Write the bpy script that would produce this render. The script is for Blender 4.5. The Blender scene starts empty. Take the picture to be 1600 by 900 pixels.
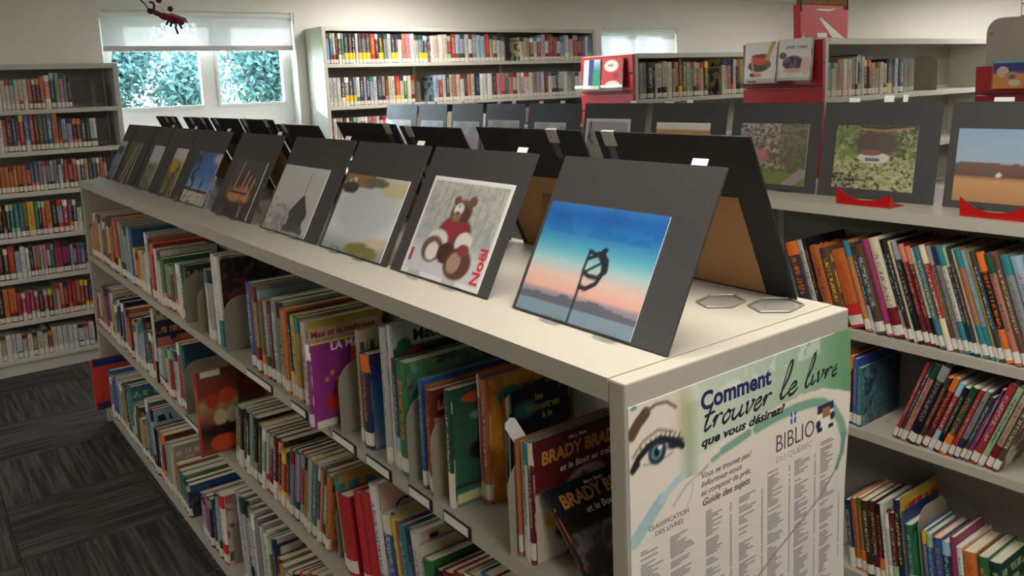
import bpy, math, random
import numpy as np
from mathutils import Vector, Matrix, Euler
random.seed(7)
PI = math.pi
C = bpy.context.scene.collection
SC = bpy.context.scene

# ------------------------------------------------------------------ camera
CAM = np.array([-0.6928, -0.7361, 1.5711])
YAW, PITCH, ROLL, FPX, PX0, PY0 = 0.6551, -0.1490, -0.0369, 1308.96, 838.96, 325.31
def cam_axes():
    f = np.array([math.sin(YAW)*math.cos(PITCH), math.cos(YAW)*math.cos(PITCH), math.sin(PITCH)])
    r = np.array([math.cos(YAW), -math.sin(YAW), 0.0])
    u = np.cross(r, f)
    c, s = math.cos(ROLL), math.sin(ROLL)
    return c*r + s*u, -s*r + c*u, f
AR, AU, AF = cam_axes()
cam = bpy.data.cameras.new('camera'); camo = bpy.data.objects.new('camera', cam); C.objects.link(camo)
camo.matrix_world = Matrix(((AR[0], AU[0], -AF[0], CAM[0]), (AR[1], AU[1], -AF[1], CAM[1]), (AR[2], AU[2], -AF[2], CAM[2]), (0, 0, 0, 1)))
cam.sensor_fit = 'HORIZONTAL'; cam.sensor_width = 36.0; cam.lens = 36.0*FPX/1600.0
cam.shift_x = -(PX0-800)/1600.0; cam.shift_y = (PY0-450)/1600.0
cam.clip_start = 0.02; cam.clip_end = 200
SC.camera = camo

# ------------------------------------------------------------------ world, sun, exposure
SC.view_settings.view_transform = 'Standard'; SC.view_settings.look = 'None'
SC.view_settings.gamma = 1.0; SC.view_settings.use_curve_mapping = False
SC.view_settings.exposure = 0.62
w = bpy.data.worlds.new('sky'); SC.world = w; w.use_nodes = True
nt = w.node_tree; nt.nodes.clear()
wo = nt.nodes.new('ShaderNodeOutputWorld'); bg = nt.nodes.new('ShaderNodeBackground')
bg.inputs[0].default_value = (0.74, 0.90, 1.0, 1); bg.inputs[1].default_value = 11.0
nt.links.new(bg.outputs[0], wo.inputs[0])
sun = bpy.data.lights.new('sun', 'SUN'); sun.energy = 9.0; sun.angle = 0.01; sun.color = (1, 0.95, 0.86)
suno = bpy.data.objects.new('sun', sun); C.objects.link(suno); suno.rotation_euler = Vector((0.5, -0.8, -0.25)).to_track_quat('-Z', 'Y').to_euler()
CEIL_LIGHT = 11.0          # strength of the ceiling panels

def ray(u, v):
    d = (u-PX0)/FPX*AR - (v-PY0)/FPX*AU + AF
    return d
def onx(u, v, x): d = ray(u, v); return CAM + d*(x-CAM[0])/d[0]
def ony(u, v, y): d = ray(u, v); return CAM + d*(y-CAM[1])/d[1]
def onz(u, v, z): d = ray(u, v); return CAM + d*(z-CAM[2])/d[2]

# ------------------------------------------------------------------ colours and materials
def lin(c):
    return tuple(((x/255.0)/12.92 if x/255.0 <= 0.04045 else ((x/255.0+0.055)/1.055)**2.4) for x in c)
PAL = {'white': (222, 220, 212), 'cream': (212, 200, 168), 'tan': (188, 160, 122), 'grey': (138, 138, 138), 'pale grey': (186, 186, 182),
 'charcoal': (62, 62, 66), 'black': (26, 26, 30), 'red': (192, 40, 38), 'dark red': (112, 28, 32), 'pink': (214, 130, 156), 'magenta': (188, 44, 112),
 'orange': (222, 112, 42), 'salmon': (206, 124, 100), 'yellow': (226, 186, 52), 'mustard': (186, 146, 54), 'olive': (118, 118, 56), 'green': (46, 122, 66),
 'dark green': (30, 74, 54), 'pale green': (150, 184, 142), 'sage': (138, 158, 134), 'teal': (46, 122, 128), 'pale blue': (148, 184, 206), 'blue': (46, 96, 168),
 'navy': (32, 42, 88), 'purple': (110, 60, 130), 'lilac': (172, 154, 190), 'brown': (110, 72, 48), 'dark brown': (64, 42, 32)}
MATS = {}
def new_mat(name):
    m = bpy.data.materials.new(name); m.use_nodes = True
    return m, m.node_tree, m.node_tree.nodes['Principled BSDF']
def mat(name, col, rough=0.5, metal=0.0, noise=0.0, scale=20.0, bump=0.0, spec=0.5, emit=0.0):
    if name in MATS: return MATS[name]
    m, t, b = new_mat(name)
    c = lin(col)
    b.inputs['Roughness'].default_value = rough; b.inputs['Metallic'].default_value = metal
    b.inputs['Specular IOR Level'].default_value = spec
    tc = t.nodes.new('ShaderNodeTexCoord'); n = t.nodes.new('ShaderNodeTexNoise')
    n.inputs['Scale'].default_value = scale; n.inputs['Detail'].default_value = 4
    t.links.new(tc.outputs['Object'], n.inputs['Vector'])
    r = t.nodes.new('ShaderNodeMix'); r.data_type = 'RGBA'
    r.inputs['A'].default_value = (*[x*(1-noise) for x in c], 1); r.inputs['B'].default_value = (*[min(1, x*(1+noise)) for x in c], 1)
    t.links.new(n.outputs['Fac'], r.inputs['Factor']); t.links.new(r.outputs['Result'], b.inputs['Base Color'])
    if bump:
        bp = t.nodes.new('ShaderNodeBump'); bp.inputs['Strength'].default_value = bump; bp.inputs['Distance'].default_value = 0.002
        t.links.new(n.outputs['Fac'], bp.inputs['Height']); t.links.new(bp.outputs['Normal'], b.inputs['Normal'])
    if emit:
        b.inputs['Emission Color'].default_value = (*c, 1); b.inputs['Emission Strength'].default_value = emit
    MATS[name] = m
    return m

def book_cover_material():
    m, t, b = new_mat('printed book cover')
    N = t.nodes.new; L = t.links.new
    oi = N('ShaderNodeObjectInfo'); at = N('ShaderNodeAttribute'); at.attribute_type = 'OBJECT'; at.attribute_name = 'tone'
    uv = N('ShaderNodeUVMap'); sx = N('ShaderNodeSeparateXYZ'); L(uv.outputs[0], sx.inputs[0])
    def math_(op, a, bb=None, clamp=False):
        n = N('ShaderNodeMath'); n.operation = op; n.use_clamp = clamp
        for i, x in enumerate((a, bb)):
            if x is None: continue
            if isinstance(x, (int, float)): n.inputs[i].default_value = x
            else: L(x, n.inputs[i])
        return n.outputs[0]
    def between(x, lo, hi): return math_('MULTIPLY', math_('GREATER_THAN', x, lo), math_('LESS_THAN', x, hi))
    U, V = sx.outputs[0], sx.outputs[1]
    rnd = oi.outputs['Random']
    # lettering down the spine: dashes of uneven length inside a middle band
    cb = N('ShaderNodeCombineXYZ'); L(math_('MULTIPLY', U, 3.0), cb.inputs[0]); L(math_('MULTIPLY', V, 60.0), cb.inputs[1]); L(math_('MULTIPLY', rnd, 91.0), cb.inputs[2])
    n1 = N('ShaderNodeTexNoise'); n1.inputs['Scale'].default_value = 1.0; n1.inputs['Detail'].default_value = 1.0; L(cb.outputs[0], n1.inputs['Vector'])
    spine = math_('LESS_THAN', U, 1.0)
    letters = math_('MULTIPLY', math_('GREATER_THAN', n1.outputs['Fac'], 0.52), between(U, 0.28, 0.72))
    letters = math_('MULTIPLY', letters, between(V, 0.30, 0.86))
    # a band of the second colour on some spines
    top = math_('MULTIPLY', math_('GREATER_THAN', V, 0.82), math_('GREATER_THAN', math_('FRACT', math_('MULTIPLY', rnd, 7.3)), 0.62))
    bot = math_('MULTIPLY', math_('LESS_THAN', V, 0.30), math_('GREATER_THAN', math_('FRACT', math_('MULTIPLY', rnd, 13.7)), 0.68))
    sp_mask = math_('MULTIPLY', math_('MAXIMUM', math_('MAXIMUM', math_('MULTIPLY', letters, 0.75), top), bot), spine)
    # picture blotches on the boards
    cb2 = N('ShaderNodeCombineXYZ'); L(math_('MULTIPLY', U, 3.2), cb2.inputs[0]); L(math_('MULTIPLY', V, 4.0), cb2.inputs[1]); L(math_('MULTIPLY', rnd, 57.0), cb2.inputs[2])
    n2 = N('ShaderNodeTexNoise'); n2.inputs['Scale'].default_value = 1.0; n2.inputs['Detail'].default_value = 3.0; L(cb2.outputs[0], n2.inputs['Vector'])
    rp = N('ShaderNodeMapRange'); rp.inputs['From Min'].default_value = 0.48; rp.inputs['From Max'].default_value = 0.56; L(n2.outputs['Fac'], rp.inputs['Value'])
    cb3 = N('ShaderNodeCombineXYZ'); L(math_('MULTIPLY', U, 14.0), cb3.inputs[0]); L(math_('MULTIPLY', V, 3.0), cb3.inputs[1]); L(math_('MULTIPLY', rnd, 33.0), cb3.inputs[2])
    n3 = N('ShaderNodeTexNoise'); n3.inputs['Scale'].default_value = 1.0; L(cb3.outputs[0], n3.inputs['Vector'])
    title = math_('MULTIPLY', math_('GREATER_THAN', n3.outputs['Fac'], 0.5), math_('MULTIPLY', between(V, 0.80, 0.90), math_('GREATER_THAN', U, 1.0)))
    board = math_('MULTIPLY', math_('MULTIPLY', math_('GREATER_THAN', U, 1.0), rp.outputs[0]), math_('LESS_THAN', V, 0.74))
    mask = math_('MAXIMUM', math_('MAXIMUM', sp_mask, math_('MULTIPLY', board, 0.85)), title, True)
    mx = N('ShaderNodeMix'); mx.data_type = 'RGBA'; L(mask, mx.inputs['Factor']); L(oi.outputs['Color'], mx.inputs['A']); L(at.outputs['Color'], mx.inputs['B'])
    L(mx.outputs['Result'], b.inputs['Base Color'])
    b.inputs['Roughness'].default_value = 0.38
    return m
M_COVER = book_cover_material()

def art_material(name, rough=0.3, spec=0.5):
    if name in MATS: return MATS[name]
    m, t, b = new_mat(name)
    a = t.nodes.new('ShaderNodeAttribute'); a.attribute_name = 'art'
    t.links.new(a.outputs['Color'], b.inputs['Base Color'])
    b.inputs['Roughness'].default_value = rough; b.inputs['Specular IOR Level'].default_value = spec
    MATS[name] = m
    return m
M_PRINT = art_material('glossy photographic print', 0.3, 0.4)
M_ARTCOVER = art_material('printed board cover', 0.4)
M_PAPERPRINT = art_material('printed paper', 0.6, 0.3)

def glass_mat(name, tint=(1, 1, 1), haze=0.06):
    if name in MATS: return MATS[name]
    m, t, b = new_mat(name); N = t.nodes.new
    tr = N('ShaderNodeBsdfTransparent'); tr.inputs[0].default_value = (*tint, 1)
    gl = N('ShaderNodeBsdfGlossy'); gl.inputs['Roughness'].default_value = 0.03
    lw = N('ShaderNodeLayerWeight'); lw.inputs['Blend'].default_value = 0.25
    fr = N('ShaderNodeMath'); fr.operation = 'MULTIPLY_ADD'; fr.inputs[1].default_value = 0.55; fr.inputs[2].default_value = haze
    t.links.new(lw.outputs['Facing'], fr.inputs[0])
    mx = N('ShaderNodeMixShader'); t.links.new(fr.outputs[0], mx.inputs[0]); t.links.new(tr.outputs[0], mx.inputs[1]); t.links.new(gl.outputs[0], mx.inputs[2])
    t.links.new(mx.outputs[0], t.nodes['Material Output'].inputs[0])
    MATS[name] = m
    return m
def blind_mat():
    m, t, b = new_mat('translucent blind fabric'); N = t.nodes.new; L = t.links.new
    tc = N('ShaderNodeTexCoord'); wv = N('ShaderNodeTexNoise'); wv.inputs['Scale'].default_value = 400; L(tc.outputs['Object'], wv.inputs['Vector'])
    df = N('ShaderNodeBsdfDiffuse'); df.inputs[0].default_value = (*lin((214, 214, 218)), 1)
    tl = N('ShaderNodeBsdfTranslucent'); tl.inputs[0].default_value = (*lin((214, 216, 222)), 1)
    tr = N('ShaderNodeBsdfTransparent'); tr.inputs[0].default_value = (0.9, 0.92, 1, 1)
    m1 = N('ShaderNodeMixShader'); m1.inputs[0].default_value = 0.12; L(df.outputs[0], m1.inputs[1]); L(tl.outputs[0], m1.inputs[2])
    mr = N('ShaderNodeMapRange'); mr.inputs['To Min'].default_value = 0.01; mr.inputs['To Max'].default_value = 0.06; L(wv.outputs['Fac'], mr.inputs['Value'])
    m2 = N('ShaderNodeMixShader'); L(mr.outputs[0], m2.inputs[0]); L(m1.outputs[0], m2.inputs[1]); L(tr.outputs[0], m2.inputs[2])
    L(m2.outputs[0], t.nodes['Material Output'].inputs[0])
    return m

M_STEEL = mat('beige enamelled steel', (166, 160, 147), 0.52, 0, 0.04, 6)
M_STEEL_G = mat('grey enamelled steel', (190, 188, 178), 0.42, 0, 0.05, 6)
M_STEEL_D = mat('mid grey steel back', (150, 147, 138), 0.5, 0, 0.06, 5)  # back panels are a darker grey than the shelves
M_BOOKEND = mat('beige bookend steel', (156, 148, 133), 0.42, 0, 0.05, 9)
M_PAGES = mat('book pages', (222, 212, 190), 0.8, 0, 0.10, 300)
M_LABEL = mat('white spine label', (206, 200, 188), 0.5, 0, 0.35, 200)
M_WALL = mat('off white wall paint', (236, 233, 227), 0.75, 0, 0.03, 3, 0.05)
M_WHITE = mat('white painted wood', (236, 236, 234), 0.45, 0, 0.02, 8)
M_MAT = mat('charcoal mat board', (54, 52, 52), 0.42, 0, 0.06, 60, 0.03, 0.5)
M_MATB = mat('black mat board back', (9, 9, 10), 0.62, 0, 0.10, 60)
M_KRAFT = mat('brown kraft backing', (156, 116, 72), 0.8, 0, 0.10, 30)
M_CLIP = mat('pale plastic clip', (160, 158, 154), 0.3, 0, 0.03, 30)
M_TAG = mat('white paper tag', (234, 233, 228), 0.7, 0, 0.03, 50)
M_RED = mat('red painted slatwall', (176, 26, 36), 0.4, 0, 0.08, 12)
M_REDPL = mat('translucent red plastic', (160, 22, 18), 0.2, 0, 0.1, 12)
M_BLACK = mat('black plastic', (18, 18, 20), 0.4, 0, 0.1, 20)
M_CLEAR = glass_mat('clear acrylic', (0.93, 0.95, 0.95))

# ------------------------------------------------------------------ mesh helpers
class MB:
    def __init__(s): s.v = []; s.f = []; s.m = []; s.uv = []
    def face(s, pts, mi=0, uv=None):
        i = len(s.v); s.v += [tuple(map(float, p)) for p in pts]; s.f.append(tuple(range(i, i+len(pts)))); s.m.append(mi); s.uv.append(uv)
    def box(s, lo, hi, mi=0, R=None):
        x0, y0, z0 = lo; x1, y1, z1 = hi
        p = [Vector(q) for q in ((x0,y0,z0),(x1,y0,z0),(x1,y1,z0),(x0,y1,z0),(x0,y0,z1),(x1,y0,z1),(x1,y1,z1),(x0,y1,z1))]
        if R is not None: p = [R @ q for q in p]
        i = len(s.v); s.v += [tuple(q) for q in p]
        for f in ((0,3,2,1),(4,5,6,7),(0,1,5,4),(1,2,6,5),(2,3,7,6),(3,0,4,7)):
            s.f.append(tuple(i+k for k in f)); s.m.append(mi); s.uv.append(None)
    def prism(s, poly, axis, a, b, mi=0):
        # poly: 2-D outline extruded along an axis from a to b
        def P(q, t):
            return {'x': (t, q[0], q[1]), 'y': (q[0], t, q[1]), 'z': (q[0], q[1], t)}[axis]
        n = len(poly); i = len(s.v)
        s.v += [P(q, a) for q in poly] + [P(q, b) for q in poly]
        s.f.append(tuple(range(i, i+n))); s.f.append(tuple(range(i+2*n-1, i+n-1, -1))); s.m += [mi, mi]; s.uv += [None, None]
        for k in range(n):
            j = (k+1) % n
            s.f.append((i+k, i+n+k, i+n+j, i+j)); s.m.append(mi); s.uv.append(None)
    def tube(s, pts, r, n=8, mi=0, closed=False):
        pts = [Vector(p) for p in pts]; rings = []
        rr = r if isinstance(r, (list, tuple)) else [r]*len(pts)
        for k, p in enumerate(pts):
            if closed: d = pts[(k+1) % len(pts)] - pts[k-1]
            else: d = pts[min(k+1, len(pts)-1)] - pts[max(k-1, 0)]
            d.normalize(); a = d.orthogonal().normalized() if not rings else (prev - d*prev.dot(d)).normalized()
            prev = a; bb = d.cross(a); i = len(s.v)
            for q in range(n):
                t = 2*PI*q/n; s.v.append(tuple(p + rr[k]*(a*math.cos(t) + bb*math.sin(t))))
            rings.append(i)
        m = len(rings)
        for k in range(m if closed else m-1):
            i, j = rings[k], rings[(k+1) % m]
            for q in range(n):
                s.f.append((i+q, i+(q+1) % n, j+(q+1) % n, j+q)); s.m.append(mi); s.uv.append(None)
        if not closed:
            s.f.append(tuple(rings[0]+q for q in reversed(range(n)))); s.f.append(tuple(rings[-1]+q for q in range(n))); s.m += [mi, mi]; s.uv += [None, None]
    def ball(s, c, r, mi=0, n=10, m=6):
        rx, ry, rz = r if isinstance(r, (tuple, list)) else (r, r, r)
        i = len(s.v)
        for a in range(m+1):
            t = PI*a/m
            for q in range(n):
                p = 2*PI*q/n; s.v.append((c[0]+rx*math.sin(t)*math.cos(p), c[1]+ry*math.sin(t)*math.sin(p), c[2]+rz*math.cos(t)))
        for a in range(m):
            for q in range(n):
                k = (q+1) % n
                s.f.append((i+a*n+q, i+(a+1)*n+q, i+(a+1)*n+k, i+a*n+k)); s.m.append(mi); s.uv.append(None)
    def build(s, name, mats, parent=None, smooth=False):
        me = bpy.data.meshes.new(name); me.from_pydata(s.v, [], s.f)
        if not isinstance(mats, (list, tuple)): mats = [mats]
        for m in mats: me.materials.append(m)
        me.polygons.foreach_set('material_index', s.m)
        if any(u is not None for u in s.uv):
            ul = me.uv_layers.new(name='UVMap'); flat = []
            for f, u in zip(s.f, s.uv):
                for k in range(len(f)): flat += list(u[k]) if u is not None else [9.0, 0.5]
            ul.data.foreach_set('uv', flat)
        if smooth: me.polygons.foreach_set('use_smooth', [True]*len(me.polygons))
        me.update()
        o = bpy.data.objects.new(name, me); C.objects.link(o)
        if parent is not None: o.parent = parent
        return o
def bevel(o, w, seg=2):
    md = o.modifiers.new('bevel', 'BEVEL'); md.width = w; md.segments = seg; md.limit_method = 'ANGLE'; md.angle_limit = math.radians(40)
    return o
def box(name, lo, hi, m, parent=None, bw=0.0):
    b = MB(); b.box(lo, hi); o = b.build(name, m, parent)
    if bw: bevel(o, bw)
    return o
def empty(name, loc, rot=(0, 0, 0)):
    o = bpy.data.objects.new(name, None); C.objects.link(o); o.location = loc; o.rotation_euler = rot; o.empty_display_size = 0.05
    return o
def tag(o, label=None, cat=None, group=None, kind=None):
    if label: o['label'] = label
    if cat: o['category'] = cat
    if group: o['group'] = group
    if kind: o['kind'] = kind
    return o
def struct(o): o['kind'] = 'structure'; return o
def text(name, body, size, loc, rot, m, parent, bold=0.0, shear=0.0, align='LEFT', sx=1.0, extrude=0.0001, fit=None):
    cu = bpy.data.curves.new(name, 'FONT'); cu.body = body; cu.size = size; cu.offset = bold; cu.shear = shear; cu.align_x = align
    cu.extrude = extrude; cu.resolution_u = 3; cu.materials.append(m)
    f = bpy.data.objects.new(name + '_outline', cu)
    me = bpy.data.meshes.new_from_object(f); bpy.data.objects.remove(f); bpy.data.curves.remove(cu)
    me.name = name
    if fit: sx = fit/max(1e-6, max(v.co.x for v in me.vertices)-min(v.co.x for v in me.vertices))
    o = bpy.data.objects.new(name, me); C.objects.link(o); o.location = loc; o.rotation_euler = rot; o.scale = (sx, 1, 1)
    if parent is not None: o.parent = parent
    return o

# ------------------------------------------------------------------ painted prints (flat pictures: a colour per grid point)
class Art:
    def __init__(s, w, h, n=64):
        s.nx = n; s.ny = max(2, int(n*h/w)); s.w = w; s.h = h
        s.U, s.V = np.meshgrid(np.linspace(0, 1, s.nx), np.linspace(0, 1, s.ny)); s.a = np.zeros((s.ny, s.nx, 3)); s.rng = np.random.RandomState(5)
    def grad(s, stops):
        vs = [q[0] for q in stops]
        for k in range(3): s.a[..., k] = np.interp(s.V, vs, [q[1][k] for q in stops])
    def mix(s, mask, col):
        mask = np.clip(mask, 0, 1)[..., None]; s.a = s.a*(1-mask) + np.array(col, float)*mask
    def noise(s, f, seed=0):
        r = np.random.RandomState(seed); out = np.zeros_like(s.U); amp = 1; tot = 0
        for o in range(4):
            k = max(2, int(f*2**o)); g = r.rand(k+2, k+2); x = s.U*k; y = s.V*k
            i = np.clip(x.astype(int), 0, k); j = np.clip(y.astype(int), 0, k); fx = x-i; fy = y-j
            fx = fx*fx*(3-2*fx); fy = fy*fy*(3-2*fy)
            out += amp*((g[j, i]*(1-fx)+g[j, i+1]*fx)*(1-fy) + (g[j+1, i]*(1-fx)+g[j+1, i+1]*fx)*fy); tot += amp; amp *= 0.55
        return out/tot
    def ell(s, cx, cy, rx, ry, col, soft=0.08, rot=0.0):
        asp = s.h/s.w; dx = s.U-cx; dy = (s.V-cy)*asp; c, q = math.cos(rot), math.sin(rot)
        x = c*dx+q*dy; y = -q*dx+c*dy
        d = np.sqrt((x/rx)**2+(y/(ry*asp))**2); s.mix((1+soft-d)/(2*soft+1e-6), col)
    def line(s, pts, wd, col, soft=0.004):
        asp = s.h/s.w; best = np.full_like(s.U, 9.0)
        for (x0, y0), (x1, y1) in zip(pts[:-1], pts[1:]):
            ax, ay, bx, by = x0, y0*asp, x1, y1*asp; px, py = s.U, s.V*asp
            t = np.clip(((px-ax)*(bx-ax)+(py-ay)*(by-ay))/((bx-ax)**2+(by-ay)**2+1e-9), 0, 1)
            best = np.minimum(best, np.hypot(px-(ax+t*(bx-ax)), py-(ay+t*(by-ay))))
        s.mix((wd+soft-best)/(2*soft), col)
    def rect(s, x0, y0, x1, y1, col): s.mix(((s.U >= x0) & (s.U <= x1) & (s.V >= y0) & (s.V <= y1)).astype(float), col)
    def border(s, b, col):
        bu = b; bv = b*s.w/s.h
        s.mix(((s.U < bu) | (s.U > 1-bu) | (s.V < bv) | (s.V > 1-bv)).astype(float), col)
    def grain(s, f, amt, seed=3):
        s.a = np.clip(s.a*(1+amt*(s.noise(f, seed)[..., None]-0.5)*2), 0, 255)
    def mesh(s, name, m, parent, place):
        # place(u, v) -> local 3-D point of the print
        vs = [place(u, v) for u, v in zip(s.U.ravel(), s.V.ravel())]
        n = s.nx; fs = [(j*n+i, j*n+i+1, (j+1)*n+i+1, (j+1)*n+i) for j in range(s.ny-1) for i in range(n-1)]
        me = bpy.data.meshes.new(name); me.from_pydata(vs, [], fs); me.materials.append(m)
        x = np.clip(s.a/255.0, 0, 1); x = np.where(x <= 0.04045, x/12.92, ((x+0.055)/1.055)**2.4)
        ca = me.color_attributes.new('art', 'FLOAT_COLOR', 'POINT')
        ca.data.foreach_set('color', np.concatenate([x.reshape(-1, 3), np.ones((n*s.ny, 1))], 1).astype(np.float32).ravel())
        o = bpy.data.objects.new(name, me); C.objects.link(o); o.parent = parent
        return o

# ------------------------------------------------------------------ the room
XL, XR, YF, YB, ZC = -3.2, 7.745, -3.5, 5.12, 2.353
def carpet_mat():
    m, t, b = new_mat('striped charcoal carpet'); N = t.nodes.new; L = t.links.new
    tc = N('ShaderNodeTexCoord'); mp = N('ShaderNodeMapping'); mp.inputs['Scale'].default_value = (70, 3.0, 1); L(tc.outputs['Object'], mp.inputs['Vector'])
    oi = N('ShaderNodeObjectInfo'); 
    n = N('ShaderNodeTexNoise'); n.noise_dimensions = '4D'; n.inputs['Scale'].default_value = 1; n.inputs['Detail'].default_value = 2
    mu = N('ShaderNodeMath'); mu.operation = 'MULTIPLY'; mu.inputs[1].default_value = 40; L(oi.outputs['Random'], mu.inputs[0]); L(mu.outputs[0], n.inputs['W'])
    L(mp.outputs[0], n.inputs['Vector'])
    cr = N('ShaderNodeValToRGB'); L(n.outputs['Fac'], cr.inputs[0])
    cr.color_ramp.elements[0].position = 0.40; cr.color_ramp.elements[0].color = (*lin((26, 25, 24)), 1)
    cr.color_ramp.elements[1].position = 0.66; cr.color_ramp.elements[1].color = (*lin((78, 74, 67)), 1)
    L(cr.outputs[0], b.inputs['Base Color']); b.inputs['Roughness'].default_value = 0.82
    bp = N('ShaderNodeBump'); bp.inputs['Strength'].default_value = 0.4; bp.inputs['Distance'].default_value = 0.003
    L(n.outputs['Fac'], bp.inputs['Height']); L(bp.outputs[0], b.inputs['Normal'])
    return m
M_CARPET = carpet_mat()
TX0, TX1, TY0, TY1, TS = -1.5, 2.5, -1.0, 5.0, 0.5
fb = MB()
fb.box((XL, YF, -0.1), (XR, YB, -0.006))
for lo, hi in (((XL, YF), (TX0, YB)), ((TX1, YF), (XR, YB)), ((TX0, YF), (TX1, TY0)), ((TX0, TY1), (TX1, YB))):
    fb.box((*lo, -0.006), (*hi, 0.0))
floor = struct(fb.build('floor', M_CARPET))
tb = MB(); tb.box((-TS/2+0.0012, -TS/2+0.0012, -0.006), (TS/2-0.0012, TS/2-0.0012, 0.0))
tile0 = tb.build('carpet_tile', M_CARPET, floor); first = True
for i in range(int((TX1-TX0)/TS)):
    for j in range(int((TY1-TY0)/TS)):
        o = tile0 if first else tile0.copy()
        if not first: C.objects.link(o)
        first = False
        o.location = (TX0+TS*(i+0.5), TY0+TS*(j+0.5), 0); o.rotation_euler = (0, 0, PI/2*((i+j) % 2))

W1 = (0.433, 1.69, 1.33, 2.12); W2 = (4.63, 5.66, 0.95, 2.05)
wb = MB(); T = 0.22
def wall_seg(x0, x1, z0, z1): wb.box((x0, YB, z0), (x1, YB+T, z1))
wall_seg(XL, W1[0], 0, ZC); wall_seg(W1[0], W1[1], 0, W1[2]); wall_seg(W1[0], W1[1], W1[3], ZC)
wall_seg(W1[1], W2[0], 0, ZC); wall_seg(W2[0], W2[1], 0, W2[2]); wall_seg(W2[0], W2[1], W2[3], ZC); wall_seg(W2[1], XR+T, 0, ZC)
struct(wb.build('wall_back', M_WALL))
struct(box('wall_right', (XR, YF, 0), (XR+T, YB, ZC), M_WALL))
struct(box('wall_left', (XL-T, YF, 0), (XL, YB+T, ZC), M_WALL))
struct(box('wall_front', (XL-T, YF-T, 0), (XR+T, YF, ZC), M_WALL))
struct(box('ceiling', (XL-T, YF-T, ZC), (XR+T, YB+T, ZC+0.2), mat('white ceiling tile', (226, 226, 224), 0.8, 0, 0.05, 40, 0.1)))
for nm, lo, hi in (('baseboard_back', (XL, YB-0.012, 0), (XR, YB, 0.09)), ('baseboard_right', (XR-0.012, YF, 0), (XR, YB-0.012, 0.09)), ('baseboard_left', (XL, YF, 0), (XL+0.012, YB-0.012, 0.09))):
    struct(box(nm, lo, hi, M_WHITE))

# ceiling light panels
M_DIFF = mat('lit light diffuser', (255, 249, 239), 0.6, 0, 0, 1, 0, 0.5, CEIL_LIGHT)
CL_WHERE = {(-0.5, -1.9): 'in front of the poster and the hockey books', (0.3, -0.08): 'right above the poster end of the low bookcase', (2.3, 4.0): 'before the long wall bookcase',
 (3.5, -0.6): 'over the aisle by the rounded cabinet', (4.9, 1.4): 'above the bookcase with the red bag', (6.6, 3.2): 'near the far back corner of the room', (6.8, -0.6): 'beside the right wall behind the rounded cabinet'}
cl = None
for x, y in ((-2.5, 2.4), (-0.5, -1.9), (0.3, -0.08), (2.3, 4.0), (3.5, -0.6), (4.9, 1.4), (6.6, 3.2), (6.8, -0.6)):
    if True:
        if cl is None:
            cl = empty('ceiling_light', (x, y, ZC)); tag(cl, 'white recessed fluorescent ceiling panel over the carpet before the tall corner bookcase', 'ceiling light', 'ceiling light panels')
            f = MB()
            for lo, hi in (((-0.32, -0.62), (0.32, -0.59)), ((-0.32, 0.59), (0.32, 0.62)), ((-0.32, -0.59), (-0.29, 0.59)), ((0.29, -0.59), (0.32, 0.59))): f.box((*lo, -0.025), (*hi, 0))
            f.build('frame', M_WHITE, cl); d = MB(); d.box((-0.29, -0.59, -0.016), (0.29, 0.59, -0.010)); d.build('diffuser', M_DIFF, cl)
        else:
            r = cl.copy(); C.objects.link(r); r.location = (x, y, ZC); r['label'] = 'white recessed fluorescent ceiling panel ' + CL_WHERE[(x, y)]
            for ch in list(cl.children):
                c = ch.copy(); C.objects.link(c); c.parent = r

# window 1: two casements over a deep sill
M_PANE = glass_mat('window pane', (0.97, 1.0, 1.0))
def window(name, W, yfr, mull, zb):
    x0, x1, z0, z1 = W
    f = MB(); fw = 0.05
    f.box((x0, yfr, z0), (x0+fw, yfr+0.06, z1)); f.box((x1-fw, yfr, z0), (x1, yfr+0.06, z1)); f.box((x0+fw, yfr, z1-fw), (x1-fw, yfr+0.06, z1)); f.box((x0+fw, yfr, z0), (x1-fw, yfr+0.06, zb))
    for mx0, mx1 in mull: f.box((mx0, yfr, zb), (mx1, yfr+0.06, z1-fw))
    wd = struct(f.build(name, M_WHITE))
    edges = [x0+fw] + [e for mm in mull for e in mm] + [x1-fw]
    for k in range(0, len(edges), 2):
        a, b = edges[k], edges[k+1]; s = MB(); sw = 0.018
        for lo, hi in (((a, zb), (a+sw, z1-fw)), ((b-sw, zb), (b, z1-fw)), ((a+sw, zb), (b-sw, zb+sw)), ((a+sw, z1-fw-sw), (b-sw, z1-fw))): s.box((lo[0], yfr-0.012, lo[1]), (hi[0], yfr+0.03, hi[1]))
        s.build('sash', M_WHITE, wd)
        p = MB(); p.face([(a+sw, yfr+0.012, zb+sw), (b-sw, yfr+0.012, zb+sw), (b-sw, yfr+0.012, z1-fw-sw), (a+sw, yfr+0.012, z1-fw-sw)]); p.build('pane', M_PANE, wd)
    bevel(box('sill', (x0-0.02, YB-0.03, z0-0.025), (x1+0.02, yfr-0.0005, z0+0.004), M_WHITE, wd), 0.004)
    return wd
ma, mb_ = ony(318, 120, 5.24)[0], ony(338, 120, 5.24)[0]
window('window_1', W1, 5.24, [(ma, mb_)], ony(400, 164, 5.24)[2])
window('window_2', W2, 5.24, [(5.12, 5.16)], 1.02)
M_BLIND = blind_mat()
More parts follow.
